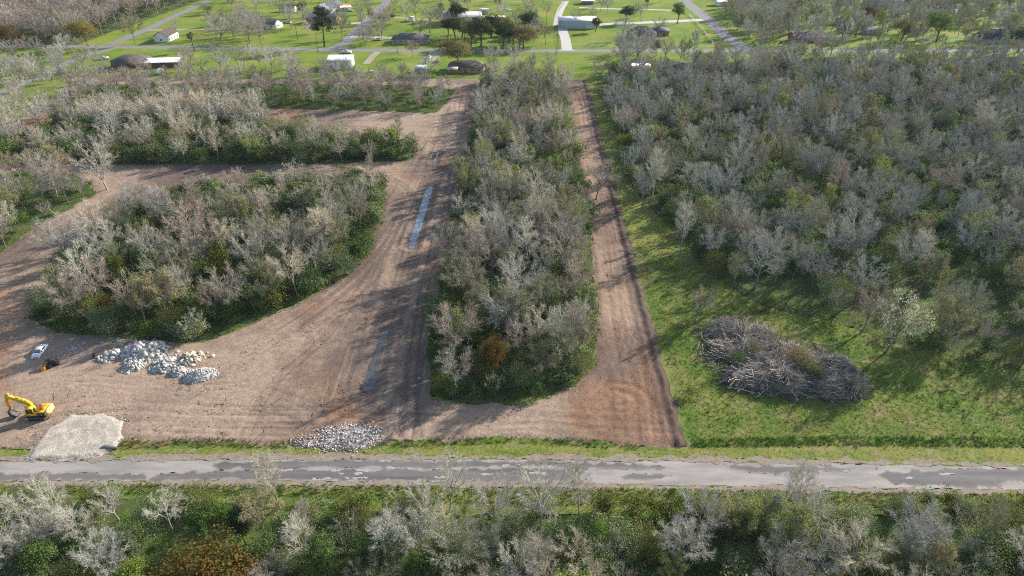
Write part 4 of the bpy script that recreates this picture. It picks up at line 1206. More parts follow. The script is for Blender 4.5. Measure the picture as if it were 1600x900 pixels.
massed('bare_woodland', mass['bare'] + mass['budding'], lambda t: BARE_COL[t['col']][0] if t['kind'] == 'bare' else tuple(k * .9 for k in BUD_COL.get(t['col'], (.3, .3, .2))), 'grey leafless woodland merging into one mass behind the nearer trees', M['twig'])
massed('undergrowth', mass['bush'], lambda t: BUSH_COL[t['col']], 'dark evergreen undergrowth filling the far woods', M['leaf'])
print('TREES', {k: sum(1 for t in chosen if t['kind'] == k) for k in KIND}, {k: len(v) for k, v in mass.items()})

# ------------------------------------------------------------------ buildings
def house(name, label, cat, px, py, L, W, h, rot, roof, wcol, rcol, rise=2.0, eave=.5, wmat='wall', rmat='shingle', nwin=3, door=True, garage=False, chimney=False, porch=None, group='houses and sheds beyond the far road', trim=True):
    x, y = G(px, py)
    e = empty(name, (x, y, 0), rad(rot), label, cat, group)
    a, b = L / 2, W / 2
    m = MB()
    if roof in ('hip', 'flat', 'shed'):
        dh = 0 if roof != 'shed' else rise
        v = [(-a, -b, 0), (a, -b, 0), (a, b, 0), (-a, b, 0), (-a, -b, h), (a, -b, h), (a, b, h + dh), (-a, b, h + dh)]
        m.add(v, quads=[(0, 1, 5, 4), (1, 2, 6, 5), (2, 3, 7, 6), (3, 0, 4, 7)])
    else:
        v = [(-a, -b, 0), (a, -b, 0), (a, b, 0), (-a, b, 0), (-a, -b, h), (a, -b, h), (a, b, h), (-a, b, h), (-a, 0, h + rise), (a, 0, h + rise)]
        m.add(v, quads=[(0, 1, 5, 4), (2, 3, 7, 6), (1, 2, 6, 5), (3, 0, 4, 7)], tris=[(5, 6, 9), (7, 4, 8)])
    w = m.build('wall', M[wmat], e); w.color = (*wcol, 1)
    A, B = a + eave, b + eave; t = .16; z = h + .02
    r = MB()
    if roof == 'hip':
        q = max(A - B, .8)
        v = [(-A, -B, z), (A, -B, z), (A, B, z), (-A, B, z), (-q, 0, h + rise), (q, 0, h + rise), (-A, -B, z - t), (A, -B, z - t), (A, B, z - t), (-A, B, z - t)]
        r.add(v, quads=[(0, 1, 5, 4), (2, 3, 4, 5), (6, 7, 1, 0), (7, 8, 2, 1), (8, 9, 3, 2), (9, 6, 0, 3), (9, 8, 7, 6)], tris=[(1, 2, 5), (3, 0, 4)])
    elif roof == 'gable':
        k = rise / b; zz = h - eave * k + .05
        for s in (-1, 1):
            v = [(-A, s * B, zz), (A, s * B, zz), (A, 0, h + rise + .05), (-A, 0, h + rise + .05), (-A, s * B, zz + t), (A, s * B, zz + t), (A, 0, h + rise + t + .05), (-A, 0, h + rise + t + .05)]
            r.add(v, quads=[(0, 1, 2, 3), (4, 5, 6, 7), (0, 1, 5, 4), (0, 3, 7, 4), (1, 2, 6, 5)])
    else:
        dh = rise if roof == 'shed' else 0
        v = [(-A, -B, z), (A, -B, z), (A, B, z + dh), (-A, B, z + dh)]
        v += [(p[0], p[1], p[2] + .22) for p in v]
        r.add(v, quads=[(3, 2, 1, 0), (4, 5, 6, 7), (0, 1, 5, 4), (1, 2, 6, 5), (2, 3, 7, 6), (3, 0, 4, 7)])
    ro = r.build('roof', M[rmat], e); ro.color = (*rcol, 1)
    if chimney:
        c = MB(); c.box((a * .3, b * .3, h + rise * .8), (.9, .7, 1.8)).build('chimney', M['brick'], ro).color = (*wcol, 1)
    slots = np.linspace(-a, a, nwin * 2 + 1)[1::2] if nwin else []
    for i, sx in enumerate(slots):
        if door and i == nwin // 2:
            d = MB(); d.box((sx, -b - .03, 1.02), (1.0, .08, 2.04)); d.build('door', M['wood'], e); continue
        f = MB(); zc = min(h * .56, 1.5)
        for (cx, cz, sx_, sz_) in ((0, .62, 1.4, .12), (0, -.62, 1.4, .12), (.66, 0, .1, 1.16), (-.66, 0, .1, 1.16), (0, 0, .06, 1.16)):
            f.box((sx + cx, -b - .04, zc + cz), (sx_, .1, sz_))
        fo = f.build('window', M['white'], e)
        g = MB(); g.box((sx, -b - .02, zc), (1.25, .05, 1.15)); g.build('pane', M['glass'], fo)
    for s in (-1, 1):
        if nwin:
            f = MB()
            for (cy, cz, sy_, sz_) in ((0, .6, 1.2, .1), (0, -.6, 1.2, .1), (.55, 0, .1, 1.1), (-.55, 0, .1, 1.1)):
                f.box((s * (a + .04), cy, 1.5 + cz), (.1, sy_, sz_))
            fo = f.build('window', M['white'], e)
            g = MB(); g.box((s * (a + .02), 0, 1.5), (.05, 1.05, 1.1)); g.build('pane', M['glass'], fo)
    if garage:
        d = MB()
        for k in range(4):
            d.box((a * .55, -b - .05, .34 + .62 * k), (min(a * .6, 4.6), .08, .58))
        d.build('garage_door', M['white'], e)
    if porch:
        px0, pw, pd, pcol = porch
        p = MB(); p.add([(px0 - pw / 2, -b - pd, h * .86), (px0 + pw / 2, -b - pd, h * .86), (px0 + pw / 2, -b + .05, h + .12), (px0 - pw / 2, -b + .05, h + .12)] + [(px0 - pw / 2, -b - pd, h * .86 + .14), (px0 + pw / 2, -b - pd, h * .86 + .14), (px0 + pw / 2, -b + .05, h + .26), (px0 - pw / 2, -b + .05, h + .26)], quads=[(3, 2, 1, 0), (4, 5, 6, 7), (0, 1, 5, 4), (1, 2, 6, 5), (3, 0, 4, 7)])
        po = p.build('porch_roof', M['metalroof'], e); po.color = (*pcol, 1)
        for s in (-1, 0, 1):
            q = MB(); q.box((px0 + s * (pw / 2 - .15), -b - pd + .15, h * .43), (.14, .14, h * .86)); q.build('porch_post', M['wood'], po)
    return e

WH = (.78, .78, .76)
house('white_cottage', 'white cottage with dark brown roof on the lawn beside the far road', 'house', 261, 62, 14, 8.5, 3.6, 88, 'gable', (.76, .76, .75), (.075, .05, .045), 2.4, nwin=4)
house('brown_house', 'house with large dark brown hip roof beside the white-roofed shed', 'house', 208, 104, 19, 13, 2.7, 28, 'hip', (.16, .07, .06), (.11, .095, .085), 3.8, nwin=3)
house('white_roofed_shed', 'long shed with white metal roof and red-brown boarded sides', 'shed', 257, 103, 18, 7, 2.8, 6, 'gable', (.14, .085, .065), (.74, .74, .76), 1.3, rmat='metalroof', nwin=0, door=False)
house('metal_shed', 'blue-grey metal shed with low roof beside the far road', 'shed', 534, 104, 12, 11, 4.6, 2, 'gable', (.42, .46, .50), (.42, .48, .55), 1.0, .25, 'metalroof', 'metalroof', nwin=0, door=False, garage=False)
house('garden_shed', 'small low shed with white roof left of the brick ranch house', 'shed', 658, 112, 6, 4, 2.1, 3, 'shed', (.45, .42, .38), (.78, .78, .78), .5, .25, rmat='metalroof', nwin=0)
house('ranch_house', 'tan brick ranch house with brown hip roof and porch', 'house', 729, 110, 18, 10, 2.8, -4, 'hip', (.40, .27, .19), (.13, .105, .09), 2.6, wmat='brick', nwin=5, porch=(-6.5, 6.0, 3.4, (.55, .48, .36)))
house('grey_house', 'long grey house with dark hip roof on the lawn by the side road', 'house', 642, 66, 21, 10, 2.8, -3, 'hip', (.34, .33, .32), (.12, .12, .135), 2.6, nwin=6)
house('brick_gabled_house', 'dark-roofed house with brick gable end beside the side road', 'house', 506, 36, 20, 10, 3.0, -8, 'gable', (.38, .22, .17), (.10, .105, .13), 3.2, wmat='brick', nwin=4, chimney=True)
house('white_gabled_house', 'white house with grey-blue roof behind the brick gabled one', 'house', 515, 18, 19, 9, 3.2, 62, 'gable', WH, (.14, .16, .20), 3.0, nwin=4)
house('rusty_shed', 'small shed with rust-red roof beside the white gabled house', 'shed', 540, 16, 7, 5, 2.6, 20, 'gable', (.35, .28, .24), (.38, .14, .06), 1.2, rmat='metalroof', nwin=0)
house('white_barn', 'big white barn with a blue-grey roof behind the dark oak', 'barn', 723, 35, 25, 12, 4.6, -2, 'gable', WH, (.20, .22, .26), 2.4, .3, 'metalroof', 'metalroof', nwin=4)
house('trailer_home', 'long white trailer home beside the white barn', 'trailer', 771, 33, 16, 4.5, 2.8, 2, 'flat', WH, (.8, .8, .8), 0, .15, rmat='metalroof', nwin=4)
house('open_shed', 'low shed with white roof and brick-red front behind the white trailer', 'shed', 756, 21, 6, 5, 2.4, 0, 'shed', (.36, .18, .13), (.8, .8, .8), .4, .3, rmat='metalroof', nwin=0)
house('metal_workshop', 'wide blue-grey metal workshop with white roof edge at the concrete drive', 'workshop', 902, 42, 25, 11, 4.6, -3, 'shed', (.44, .49, .55), (.74, .75, .75), .6, .2, 'metalroof', 'metalroof', nwin=0, garage=True)
house('brick_house', 'brick house with steep black hip roof on the bright lawn', 'house', 1002, 60, 17, 11, 3.0, -6, 'hip', (.33, .16, .12), (.035, .037, .042), 4.4, wmat='brick', nwin=5, chimney=False)
house('brick_wing', 'grey-roofed brick building adjoining the black-roofed house on its right', 'house', 1030, 54, 11, 8, 2.8, -6, 'hip', (.33, .20, .16), (.16, .155, .16), 2.2, wmat='brick', nwin=2)
house('lawn_shed', 'tiny white box shed on the sandy drive to the barn', 'shed', 643, 33, 3.6, 3.2, 2.6, 5, 'flat', WH, (.5, .5, .5), 0, .1, nwin=0)
house('dark_shed', 'small dark shed with pale roof at the top of the back lawn', 'shed', 918, 6, 9, 6, 2.6, 0, 'gable', (.16, .18, .22), (.55, .56, .58), 1.2, rmat='metalroof', nwin=1, door=False)
house('garage', 'white garage beside the white-fenced side road', 'garage', 1126, 8, 8, 7, 3.0, 12, 'gable', WH, (.7, .72, .75), 1.4, rmat='metalroof', nwin=1, door=False)
house('red_gabled_house', 'house with red gable end and dark roof among bare trees', 'house', 1258, 64, 18, 9, 2.8, 4, 'gable', (.30, .10, .09), (.085, .085, .10), 2.6, nwin=4)
house('dark_roofed_house', 'white house with dark blue gable roof near the top right', 'house', 1468, 20, 20, 10, 3.4, 14, 'gable', (.72, .75, .80), (.06, .07, .10), 3.2, nwin=4)
house('grey_barn', 'long grey metal-roofed barn at the top edge, right half', 'barn', 1380, 7, 24, 12, 3.4, -2, 'gable', (.40, .43, .46), (.38, .42, .47), 2.0, .3, 'metalroof', 'metalroof', nwin=0, door=False)
house('blue_roofed_house', 'house with wide dark blue hip roof behind the evergreen oak', 'house', 1556, 64, 23, 13, 2.8, 8, 'hip', (.34, .30, .28), (.06, .068, .10), 4.2, nwin=4)
house('hidden_house', 'long dark-roofed brown house half hidden by bare trees', 'house', 1074, 116, 24, 11, 2.8, -2, 'hip', (.30, .17, .13), (.10, .085, .085), 3.0, wmat='brick', nwin=5, porch=(-2, 6, 2.4, (.75, .75, .76)))
house('rust_roofed_shed', 'rust-brown shed behind the great grey tree', 'shed', 1000, 112, 9, 6, 2.6, 4, 'gable', (.28, .16, .11), (.28, .13, .08), 1.6, rmat='metalroof', nwin=1)
house('lawn_house', 'dark-roofed house with white end wall behind the trio of trees', 'house', 416, 42, 19, 9, 3.0, -18, 'gable', (.74, .74, .73), (.09, .09, .10), 2.4, nwin=4)
house('black_roofed_shed', 'small black-roofed shed with white gable on the far lawn', 'shed', 452, 18, 9, 6, 2.8, 0, 'gable', WH, (.03, .03, .035), 1.8, nwin=1)
house('grey_shed', 'small grey shed among the right-hand house lots', 'shed', 1358, 52, 8, 6, 2.6, -4, 'gable', (.32, .33, .38), (.22, .23, .26), 1.4, nwin=1)
house('hillside_shed', 'white-ended shed in the trees left of the red-gabled house', 'shed', 1318, 38, 10, 6, 2.6, 5, 'gable', (.5, .5, .52), (.13, .13, .16), 1.5, nwin=1)

# ------------------------------------------------------------------ vehicles
def car(name, label, cat, x, y, rot, col, kind='sedan', group=None):
    e = empty(name, (x, y, 0), rad(rot), label, cat, group)
    b = MB()
    if kind == 'pickup':
        L = 5.6
        b.prism([(-2.8, .45), (2.75, .42), (2.8, .85), (2.65, 1.12), (1.35, 1.2), (-2.75, 1.2), (-2.8, .8)], -.98, .98, inset=.08)
        b.prism([(-.75, 1.15), (1.3, 1.15), (.75, 1.78), (-.6, 1.8)], -.84, .84, inset=.1)
        gl = [((-.5, 1.22), (.95, 1.22), (.62, 1.66), (-.42, 1.66))]; wx = (1.75, -1.75); wz = [(1.34, 1.22, .80, 1.74), (-.77, 1.25, -.63, 1.74)]
    else:
        L = 4.7
        b.prism([(-2.35, .40), (-2.2, .26), (2.2, .26), (2.37, .42), (2.32, .68), (2.1, .80), (1.0, .93), (-1.55, .96), (-2.25, .92), (-2.37, .70)], -.88, .88, inset=.09)
        b.prism([(-1.75, .92), (1.05, .90), (.32, 1.36), (-.2, 1.44), (-.85, 1.42)], -.74, .74, inset=.12)
        gl = [((-1.30, .98), (.68, .96), (.22, 1.30), (-.78, 1.34))]; wx = (1.42, -1.42); wz = [(1.09, .93, .36, 1.36), (-1.79, .95, -.90, 1.41)]
    o = b.build('body', M['paint'], e); o.color = (*col, 1)
    for s in (-1, 1):
        g = MB(); q = gl[0]; yy = s * ((.765 if kind != 'pickup' else .86))
        g.prism(list(q), min(yy, yy - s * .05), max(yy, yy - s * .05)); g.build('side_window', M['glass'], e)
    for i, (x0, z0, x1, z1) in enumerate(wz):
        g = MB(); w0, w1 = .70, .56
        dx = .03 if i == 0 else -.03
        g.add([(x0 + dx, -w0, z0 + .03), (x0 + dx, w0, z0 + .03), (x1 + dx, w1, z1 - .02), (x1 + dx, -w1, z1 - .02), (x0, -w0, z0), (x0, w0, z0), (x1, w1, z1 - .05), (x1, -w1, z1 - .05)], quads=[(0, 1, 2, 3), (4, 5, 6, 7), (0, 1, 5, 4), (2, 3, 7, 6), (0, 3, 7, 4), (1, 2, 6, 5)])
        g.build('windscreen' if i == 0 else 'rear_window', M['glass'], e)
    for sx in wx:
        for s in (-1, 1):
            t = MB(); an = np.arange(14) / 14 * 6.283
            t.prism([(sx + .34 * math.cos(k), .34 + .34 * math.sin(k)) for k in an], s * .80 - .11, s * .80 + .11, inset=.03)
            w = t.build('wheel', M['rubber'], e)
            rm = MB(); rm.prism([(sx + .2 * math.cos(k), .34 + .2 * math.sin(k)) for k in an], s * .915 - .012, s * .915 + .012); rm.build('rim', M['chrome'], w)
    hl = L / 2
    for s in (-1, 1):
        m = MB(); m.box((hl - .05, s * .62, .66), (.14, .38, .15)); m.build('headlight', M['lamp'], e)
        m = MB(); m.box((-hl + .05, s * .64, .76), (.12, .34, .15)); m.build('tail_light', M['redlamp'], e)
        m = MB(); m.box((.62, s * .93, .98), (.16, .16, .12)); m.build('mirror', M['paint'], e).color = (*col, 1)
    m = MB(); m.box((hl, 0, .52), (.1, 1.0, .16)); m.build('grille', M['black'], e)
    m = MB(); m.box((hl + .02, 0, .36), (.12, 1.66, .14)); m.box((-hl - .02, 0, .42), (.12, 1.66, .16)); m.build('bumper', M['paint'], e).color = tuple(k * .9 for k in col) + (1,)
    return e
cx, cy = G(63.5, 552)
car('silver_car', 'silver sedan parked on bare soil beside the left woods', 'car', cx, cy, 278, (.62, .66, .74))
for lab, px, py, rot, col, k in [
        ('white car on the gravel drive by the ranch house', 671, 91, 80, (.75, .75, .74), 'sedan'), ('dark blue car in front of the white car on the gravel drive', 666, 98, 75, (.03, .06, .22), 'sedan'),
        ('dark red car beside the brick ranch house', 683, 97, 100, (.25, .03, .05), 'sedan'), ('white pickup on the far road behind the metal shed', 542, 83, 170, (.72, .72, .72), 'pickup'),
        ('white car in front of the long grey house', 590, 63, 175, (.75, .75, .76), 'sedan'), ('silver-blue car beside the rust-roofed shed', 547, 18, 10, (.5, .58, .7), 'sedan'),
        ('white car on the lawn beyond the white trailer', 793, 17, 30, (.76, .76, .76), 'sedan'), ('white pickup beside the large brown hip-roofed house', 162, 93, 30, (.72, .72, .7), 'pickup'),
        ('tan car by the house behind the trio of trees', 442, 36, 15, (.45, .38, .30), 'sedan'), ('silver car by the house behind the trio of trees', 451, 36, -30, (.55, .55, .55), 'sedan')]:
    x, y = G(px, py)
    car('parked_car' if k == 'sedan' else 'pickup_truck', lab, 'car' if k == 'sedan' else 'pickup truck', x, y, rot, col, k, 'vehicles parked at the houses')

def excavator():
    x, y = G(64, 650)
    e = empty('excavator', (x, y, .12), rad(183), 'yellow excavator with raised boom standing on bare soil by the gravel pad', 'excavator')
    for s in (-1, 1):
        t = MB(); c = s * 1.2
        pr = [(-2.1, .0), (1.75, .0), (2.05, .14), (2.18, .42), (2.05, .72), (1.75, .86), (-1.75, .86), (-2.05, .72), (-2.2, .42), (-2.08, .14)]
        t.prism(pr, c - .3, c + .3, inset=.03)
        for k in range(15):
            t.box((-1.7 + k * .24, c, .88), (.09, .62, .06)); t.box((-1.7 + k * .24, c, -.01), (.09, .62, .05))
        tr_ = t.build('track', M['black'], e)
        f = MB(); f.prism([(-1.6, .28), (1.6, .28), (1.5, .62), (-1.5, .62)], c - .33, c + .33); f.build('track_frame', M['steel'], tr_)
        for sx in (-1.8, 1.78):
            w = MB(); an = np.arange(12) / 12 * 6.283
            w.prism([(sx + .3 * math.cos(k), .43 + .3 * math.sin(k)) for k in an], c - .34, c + .34); w.build('sprocket', M['yellow'], tr_)
    u = MB(); u.box((0, 0, .62), (2.0, 1.8, .45)); u.tube([(0, 0, .8), (0, 0, 1.06)], [.72, .72], 16); u.build('undercarriage', M['black'], e)
    b = MB()
    b.prism([(-2.1, 1.06), (1.55, 1.06), (1.6, 1.3), (.3, 1.36), (.2, 1.98), (-2.0, 2.0), (-2.12, 1.7)], -1.32, -.42, inset=.05)   # engine side
    b.prism([(-2.1, 1.06), (.0, 1.06), (.0, 1.9), (-1.9, 2.0), (-2.12, 1.7)], -.44, 1.30, inset=.05)
    b.box((.75, .1, 1.17), (1.6, 1.1, .22))
    b.build('upper_body', M['yellow'], e)
    c = MB()
    an = [(-2.05, -1.32), (-2.55, -1.15), (-2.78, -.55), (-2.82, 0), (-2.78, .55), (-2.55, 1.15), (-2.05, 1.32)]
    n = len(an); v = [(p[0], p[1], 1.12) for p in an] + [(p[0] + .04, p[1] * .98, 2.08) for p in an]
    c.add(v + [(-2.1, 0, 1.12), (-2.1, 0, 2.08)], quads=[(i, n + i, n + i + 1, i + 1) for i in range(n - 1)] + [(0, n - 1, 2 * n - 1, n)], tris=[(2 * n, i, i + 1) for i in range(n - 1)] + [(2 * n + 1, n + i + 1, n + i) for i in range(n - 1)])
    c.build('counterweight', mat('pale yellow counterweight paint', (.80, .62, .20), .45, spec=.5), e)
    h = MB(); h.box((-1.05, -.1, 2.05), (1.0, 1.2, .14)); h.tube([(-1.5, -.75, 2.0), (-1.5, -.75, 2.5)], [.07, .07], 8); h.box((-.4, -.85, 2.03), (.7, .7, .1)); h.build('engine_hood', M['orange'], e)
    d = MB(); d.box((-.85, 1.315, 1.5), (.8, .04, .7)); d.box((-1.65, 1.315, 1.5), (.6, .04, .7)); d.build('side_panel', M['steel'], e)
    k = MB()   # cab: frame posts, roof, lower skin
    pr = [(.05, 1.2), (1.5, 1.2), (1.62, 1.75), (1.35, 2.86), (.1, 2.9)]
    k.prism([(.0, 2.82), (1.4, 2.78), (1.36, 2.94), (.05, 2.97)], .40, 1.34, inset=.04)
    k.prism([(.02, 1.1), (1.55, 1.1), (1.6, 1.62), (.02, 1.62)], .42, 1.33, inset=.03)
    for yy in (.46, 1.28):
        k.tube([(1.58, yy, 1.6), (1.36, yy, 2.85)], [.06, .06], 4); k.tube([(.06, yy, 1.6), (.06, yy, 2.9)], [.08, .08], 4)
        k.tube([(.72, yy, 1.6), (.70, yy, 2.9)], [.045, .045], 4)
    ca = k.build('cab', M['yellow'], e)
    g = MB(); g.prism([(.1, 1.6), (1.56, 1.6), (1.34, 2.82), (.1, 2.85)], .47, 1.27); g.build('cab_glass', M['glass'], ca)
    bm = MB()   # boom: two-armed bend
    P = [(.55, 1.75), (.82, 2.5), (1.2, 3.35), (1.75, 3.85), (2.4, 4.12), (3.3, 4.6), (4.5, 5.3)]
    W_ = [.30, .36, .42, .46, .42, .34, .24]
    up = []; dn = []
    for i, (px_, pz_) in enumerate(P):
        a = P[max(i - 1, 0)]; c2 = P[min(i + 1, len(P) - 1)]; d_ = np.array([c2[0] - a[0], c2[1] - a[1]]); d_ /= np.linalg.norm(d_)
        nrm = np.array([-d_[1], d_[0]]); up.append((px_ + nrm[0] * W_[i], pz_ + nrm[1] * W_[i])); dn.append((px_ - nrm[0] * W_[i], pz_ - nrm[1] * W_[i]))
    for i in range(len(P) - 1):
        bm.prism([dn[i], dn[i + 1], up[i + 1], up[i]], -.26, .26)
    bo = bm.build('boom', M['yellow'], e)
    def ram(p0, p1, yy, par, f=.55):
        m = MB(); p0 = np.array([p0[0], yy, p0[1]]); p1 = np.array([p1[0], yy, p1[1]]); mid = p0 + (p1 - p0) * f
        m.tube([p0, mid], [.11, .11], 8); r = m.build('ram', M['yellow'], par)
        q = MB(); q.tube([mid, p1], [.06, .06], 8); q.build('rod', M['chrome'], r)
    ram((1.3, 1.5), (2.3, 3.75), .42, e); ram((1.3, 1.5), (2.3, 3.75), -.42, e); ram((2.3, 4.7), (4.15, 5.95), 0, bo)
    st = MB()
    st.prism([(3.95, 5.95), (4.4, 5.0), (4.95, 1.9), (5.22, 1.9), (4.95, 5.2), (4.65, 5.95)], -.2, .2)
    so = st.build('stick', mat('deep yellow stick paint', (.74, .36, .012), .4, spec=.5), e)
    ram((5.02, 5.1), (5.5, 2.6), 0, so)
    bk = MB()
    bk.prism([(4.95, 2.0), (5.35, 2.0), (5.6, 1.5), (5.5, .75), (4.95, .3), (4.3, .25), (4.05, .55), (4.7, .75), (4.95, 1.2)], -.6, .6)
    for q in range(5):
        bk.box((3.98, -.5 + q * .25, .42), (.28, .1, .1), ry=.5)
    bk.build('bucket', M['steel'], e)
excavator()

# small black loader with an orange end
x, y = G(82, 573)
e = empty('skid_loader', (x, y, .1), rad(225), 'small black loader with orange front standing below the silver car', 'loader')
b = MB(); b.prism([(-1.5, .35), (.9, .35), (1.0, .9), (.5, 1.1), (-1.2, 1.2), (-1.6, .8)], -.55, .55, inset=.06); b.build('body', M['black'], e)
b = MB(); b.prism([(-.7, 1.05), (.55, 1.0), (.45, 1.95), (-.6, 2.0)], -.5, .5, inset=.06); ca = b.build('cab', M['black'], e)
g = MB(); g.box((.53, 0, 1.5), (.05, .8, .7)); g.build('cab_glass', M['glass'], ca)
for s in (-1, 1):
    a = MB(); a.tube([(-1.4, s * .68, 1.2), (-.6, s * .68, 1.75), (.6, s * .68, 1.55), (1.35, s * .62, .75)], [.12, .12, .11, .1], 5); a.build('lift_arm', M['black'], e)
    for sx in (-.95, .55):
        t = MB(); an = np.arange(12) / 12 * 6.283
        t.prism([(sx + .42 * math.cos(k), .42 + .42 * math.sin(k)) for k in an], s * .72 - .14, s * .72 + .14, inset=.04); t.build('wheel', M['rubber'], e)
b = MB(); b.prism([(1.25, .15), (2.2, .1), (2.15, .3), (1.75, .95), (1.3, 1.0)], -.75, .75, inset=.02); b.build('bucket', M['orange'], e)
# steel drum by the rubble
x, y = G(149, 559)
e = empty('steel_drum', (x, y, .15), 0, 'dark steel drum standing at the left end of the rubble', 'drum')
b = MB(); b.tube([(0, 0, 0), (0, 0, .3), (0, 0, .32), (0, 0, .62), (0, 0, .64), (0, 0, .95)], [.42, .42, .45, .45, .42, .42], 14); b.build('barrel', M['black'], e)
b = MB(); b.tube([(0, 0, .95), (0, 0, .99)], [.43, .40], 14); b.build('lid', M['steel'], e)
# utility cart
x, y = G(579, 113)
e = empty('utility_cart', (x, y, 0), rad(20), 'small white utility cart with black roll cage on the grass before the metal shed', 'cart')
b = MB(); b.prism([(-1.5, .4), (1.5, .4), (1.6, .8), (1.0, 1.05), (-1.5, 1.0)], -.7, .7, inset=.06); b.build('body', M['white'], e)
b = MB()
for s in (-1, 1): b.tube([(.8, s * .6, 1.0), (.4, s * .6, 1.85), (-.7, s * .6, 1.85), (-.9, s * .6, 1.0)], .05, 4)
b.box((-.15, 0, 1.88), (1.2, 1.3, .06)); b.build('roll_cage', M['black'], e)
for sx in (-1, 1):
    for s in (-1, 1):
        t = MB(); an = np.arange(10) / 10 * 6.283; t.prism([(sx + .34 * math.cos(k), .34 + .34 * math.sin(k)) for k in an], s * .7 - .12, s * .7 + .12); t.build('wheel', M['rubber'], e)
# small white tank trailer near the white-roofed shed
x, y = G(250, 116)
e = empty('cargo_trailer', (x, y, 0), rad(70), 'small white box trailer in front of the white-roofed shed', 'trailer')
b = MB(); b.prism([(-1.9, .6), (1.9, .6), (2.2, 1.4), (1.9, 2.6), (-1.9, 2.6)], -1.0, 1.0, inset=.08); b.build('box', M['white'], e)
b = MB(); b.tube([(1.9, 0, .6), (3.2, 0, .5)], .06, 5); b.build('hitch', M['steel'], e)
for s in (-1, 1):
    t = MB(); an = np.arange(10) / 10 * 6.283; t.prism([(.36 * math.cos(k), .36 + .36 * math.sin(k)) for k in an], s * 1.02 - .11, s * 1.02 + .11); t.build('wheel', M['rubber'], e)
x, y = G(614, 27)
e = empty('dark_trailer', (x, y, 0), rad(60), 'small dark trailer beside the side road on the far lawn', 'trailer')
b = MB(); b.prism([(-1.6, .6), (1.6, .6), (1.6, 2.3), (-1.6, 2.3)], -1.0, 1.0, inset=.08); b.build('box', M['black'], e)
for s in (-1, 1):
    t = MB(); t.prism([(.36 * math.cos(k), .36 + .36 * math.sin(k)) for k in an], s * 1.02 - .11, s * 1.02 + .11); t.build('wheel', M['rubber'], e)

# ------------------------------------------------------------------ stone piles
def chunk(mb, R, c, s, flat, tint, slope=(0, 0)):
    u = R.normal(size=(9, 3)); u /= np.linalg.norm(u, axis=1)[:, None]
    # a blocky broken piece: a jittered box with cut corners
    b = np.array([(-1, -1, -1), (1, -1, -1), (1, 1, -1), (-1, 1, -1), (-1, -1, 1), (1, -1, 1), (1, 1, 1), (-1, 1, 1)], float) * np.array([1, R.uniform(.55, .95), flat]) * .5
    b *= R.uniform(.65, 1.1, (8, 3))
    q = R.normal(size=4); q /= np.linalg.norm(q)
    if flat < .5: q = np.array([1, slope[1] * .45 + R.normal() * .2, -slope[0] * .45 + R.normal() * .2, R.normal() * .15]); q /= np.linalg.norm(q)
    w, x, y, z = q
    m = np.array([[1 - 2 * (y * y + z * z), 2 * (x * y - z * w), 2 * (x * z + y * w)], [2 * (x * y + z * w), 1 - 2 * (x * x + z * z), 2 * (y * z - x * w)], [2 * (x * z - y * w), 2 * (y * z + x * w), 1 - 2 * (x * x + y * y)]])
    mb.add((b * s) @ m.T + c, quads=[(0, 3, 2, 1), (4, 5, 6, 7), (0, 1, 5, 4), (1, 2, 6, 5), (2, 3, 7, 6), (3, 0, 4, 7)], tint=tint)

def rubble(name, label, px, py, a, b, h, n, s0, s1, rot, seed, col, flat=.45, mound=True, group=None, dirty=.0):
    x, y = G(px, py); R = np.random.RandomState(seed); cr, sr = math.cos(rad(rot)), math.sin(rad(rot))
    def zz(u, v):
        r = math.hypot(u / a, v / b)
        return h * max(0, 1 - r ** 1.7) * (.75 + .5 * float(vnoise(u * .5 + seed, v * .5, seed)))
    mb = MB()
    g = 15; us = np.linspace(-a, a, g); vs = np.linspace(-b, b, g)
    V = []; 
    for v in vs:
        for u in us:
            V.append((u * cr - v * sr, u * sr + v * cr, max(zz(u, v) - .12, -.05) + .02))
    mb.add(V, quads=[(j * g + i, j * g + i + 1, (j + 1) * g + i + 1, (j + 1) * g + i) for j in range(g - 1) for i in range(g - 1) if math.hypot((us[i] + us[i + 1]) / 2 / a, (vs[j] + vs[j + 1]) / 2 / b) < 1.0], tint=tuple(np.array(col) * .78))
    for k in range(n):
        t = R.uniform(0, 6.283); r = math.sqrt(R.random_sample()) * (1.02 + .22 * abs(R.normal()) * (R.random_sample() < .35))
        u, v = a * r * math.cos(t), b * r * math.sin(t)
        s = s0 + (s1 - s0) * R.random_sample() ** 4.5
        c = np.array(col) * R.uniform(.72, 1.22) * np.array([1, R.uniform(.96, 1.02), R.uniform(.92, 1.04)])
        if R.random_sample() < dirty: c = c * np.array((.55, .48, .42))
        gx_, gy_ = (zz(u + .3, v) - zz(u - .3, v)) / .6, (zz(u, v + .3) - zz(u, v - .3)) / .6
        chunk(mb, R, np.array([u * cr - v * sr, u * sr + v * cr, zz(u, v) + s * flat * .25 + .04]), s, R.choice([flat, flat, .6]), c, (gx_ * cr - gy_ * sr, gx_ * sr + gy_ * cr))
    o = mb.build(name, M['tinted']); o.location = (x, y, .0)
    return tag(o, label, 'rubble pile' if 'rubble' in name else 'rock pile', group)
GR = 'piles of broken concrete below the left woods'
WC = (.54, .52, .49)
rubble('rubble_pile', 'small flat pile of pale broken concrete beside the silver car', 112, 547, 2.8, 2.2, .4, 260, .10, .5, 15, 1, WC, .35, group=GR)
rubble('rubble_pile', 'long low shaded pile of concrete slabs at the left end of the rubble row', 178, 556, 4.0, 2.4, 1.0, 360, .15, 1.2, 25, 2, WC, .2, group=GR)
rubble('rubble_pile', 'largest pile of big concrete slabs at the edge of the left woods', 226, 551, 5.6, 3.5, 2.0, 800, .15, 1.7, -6, 3, WC, .18, group=GR)
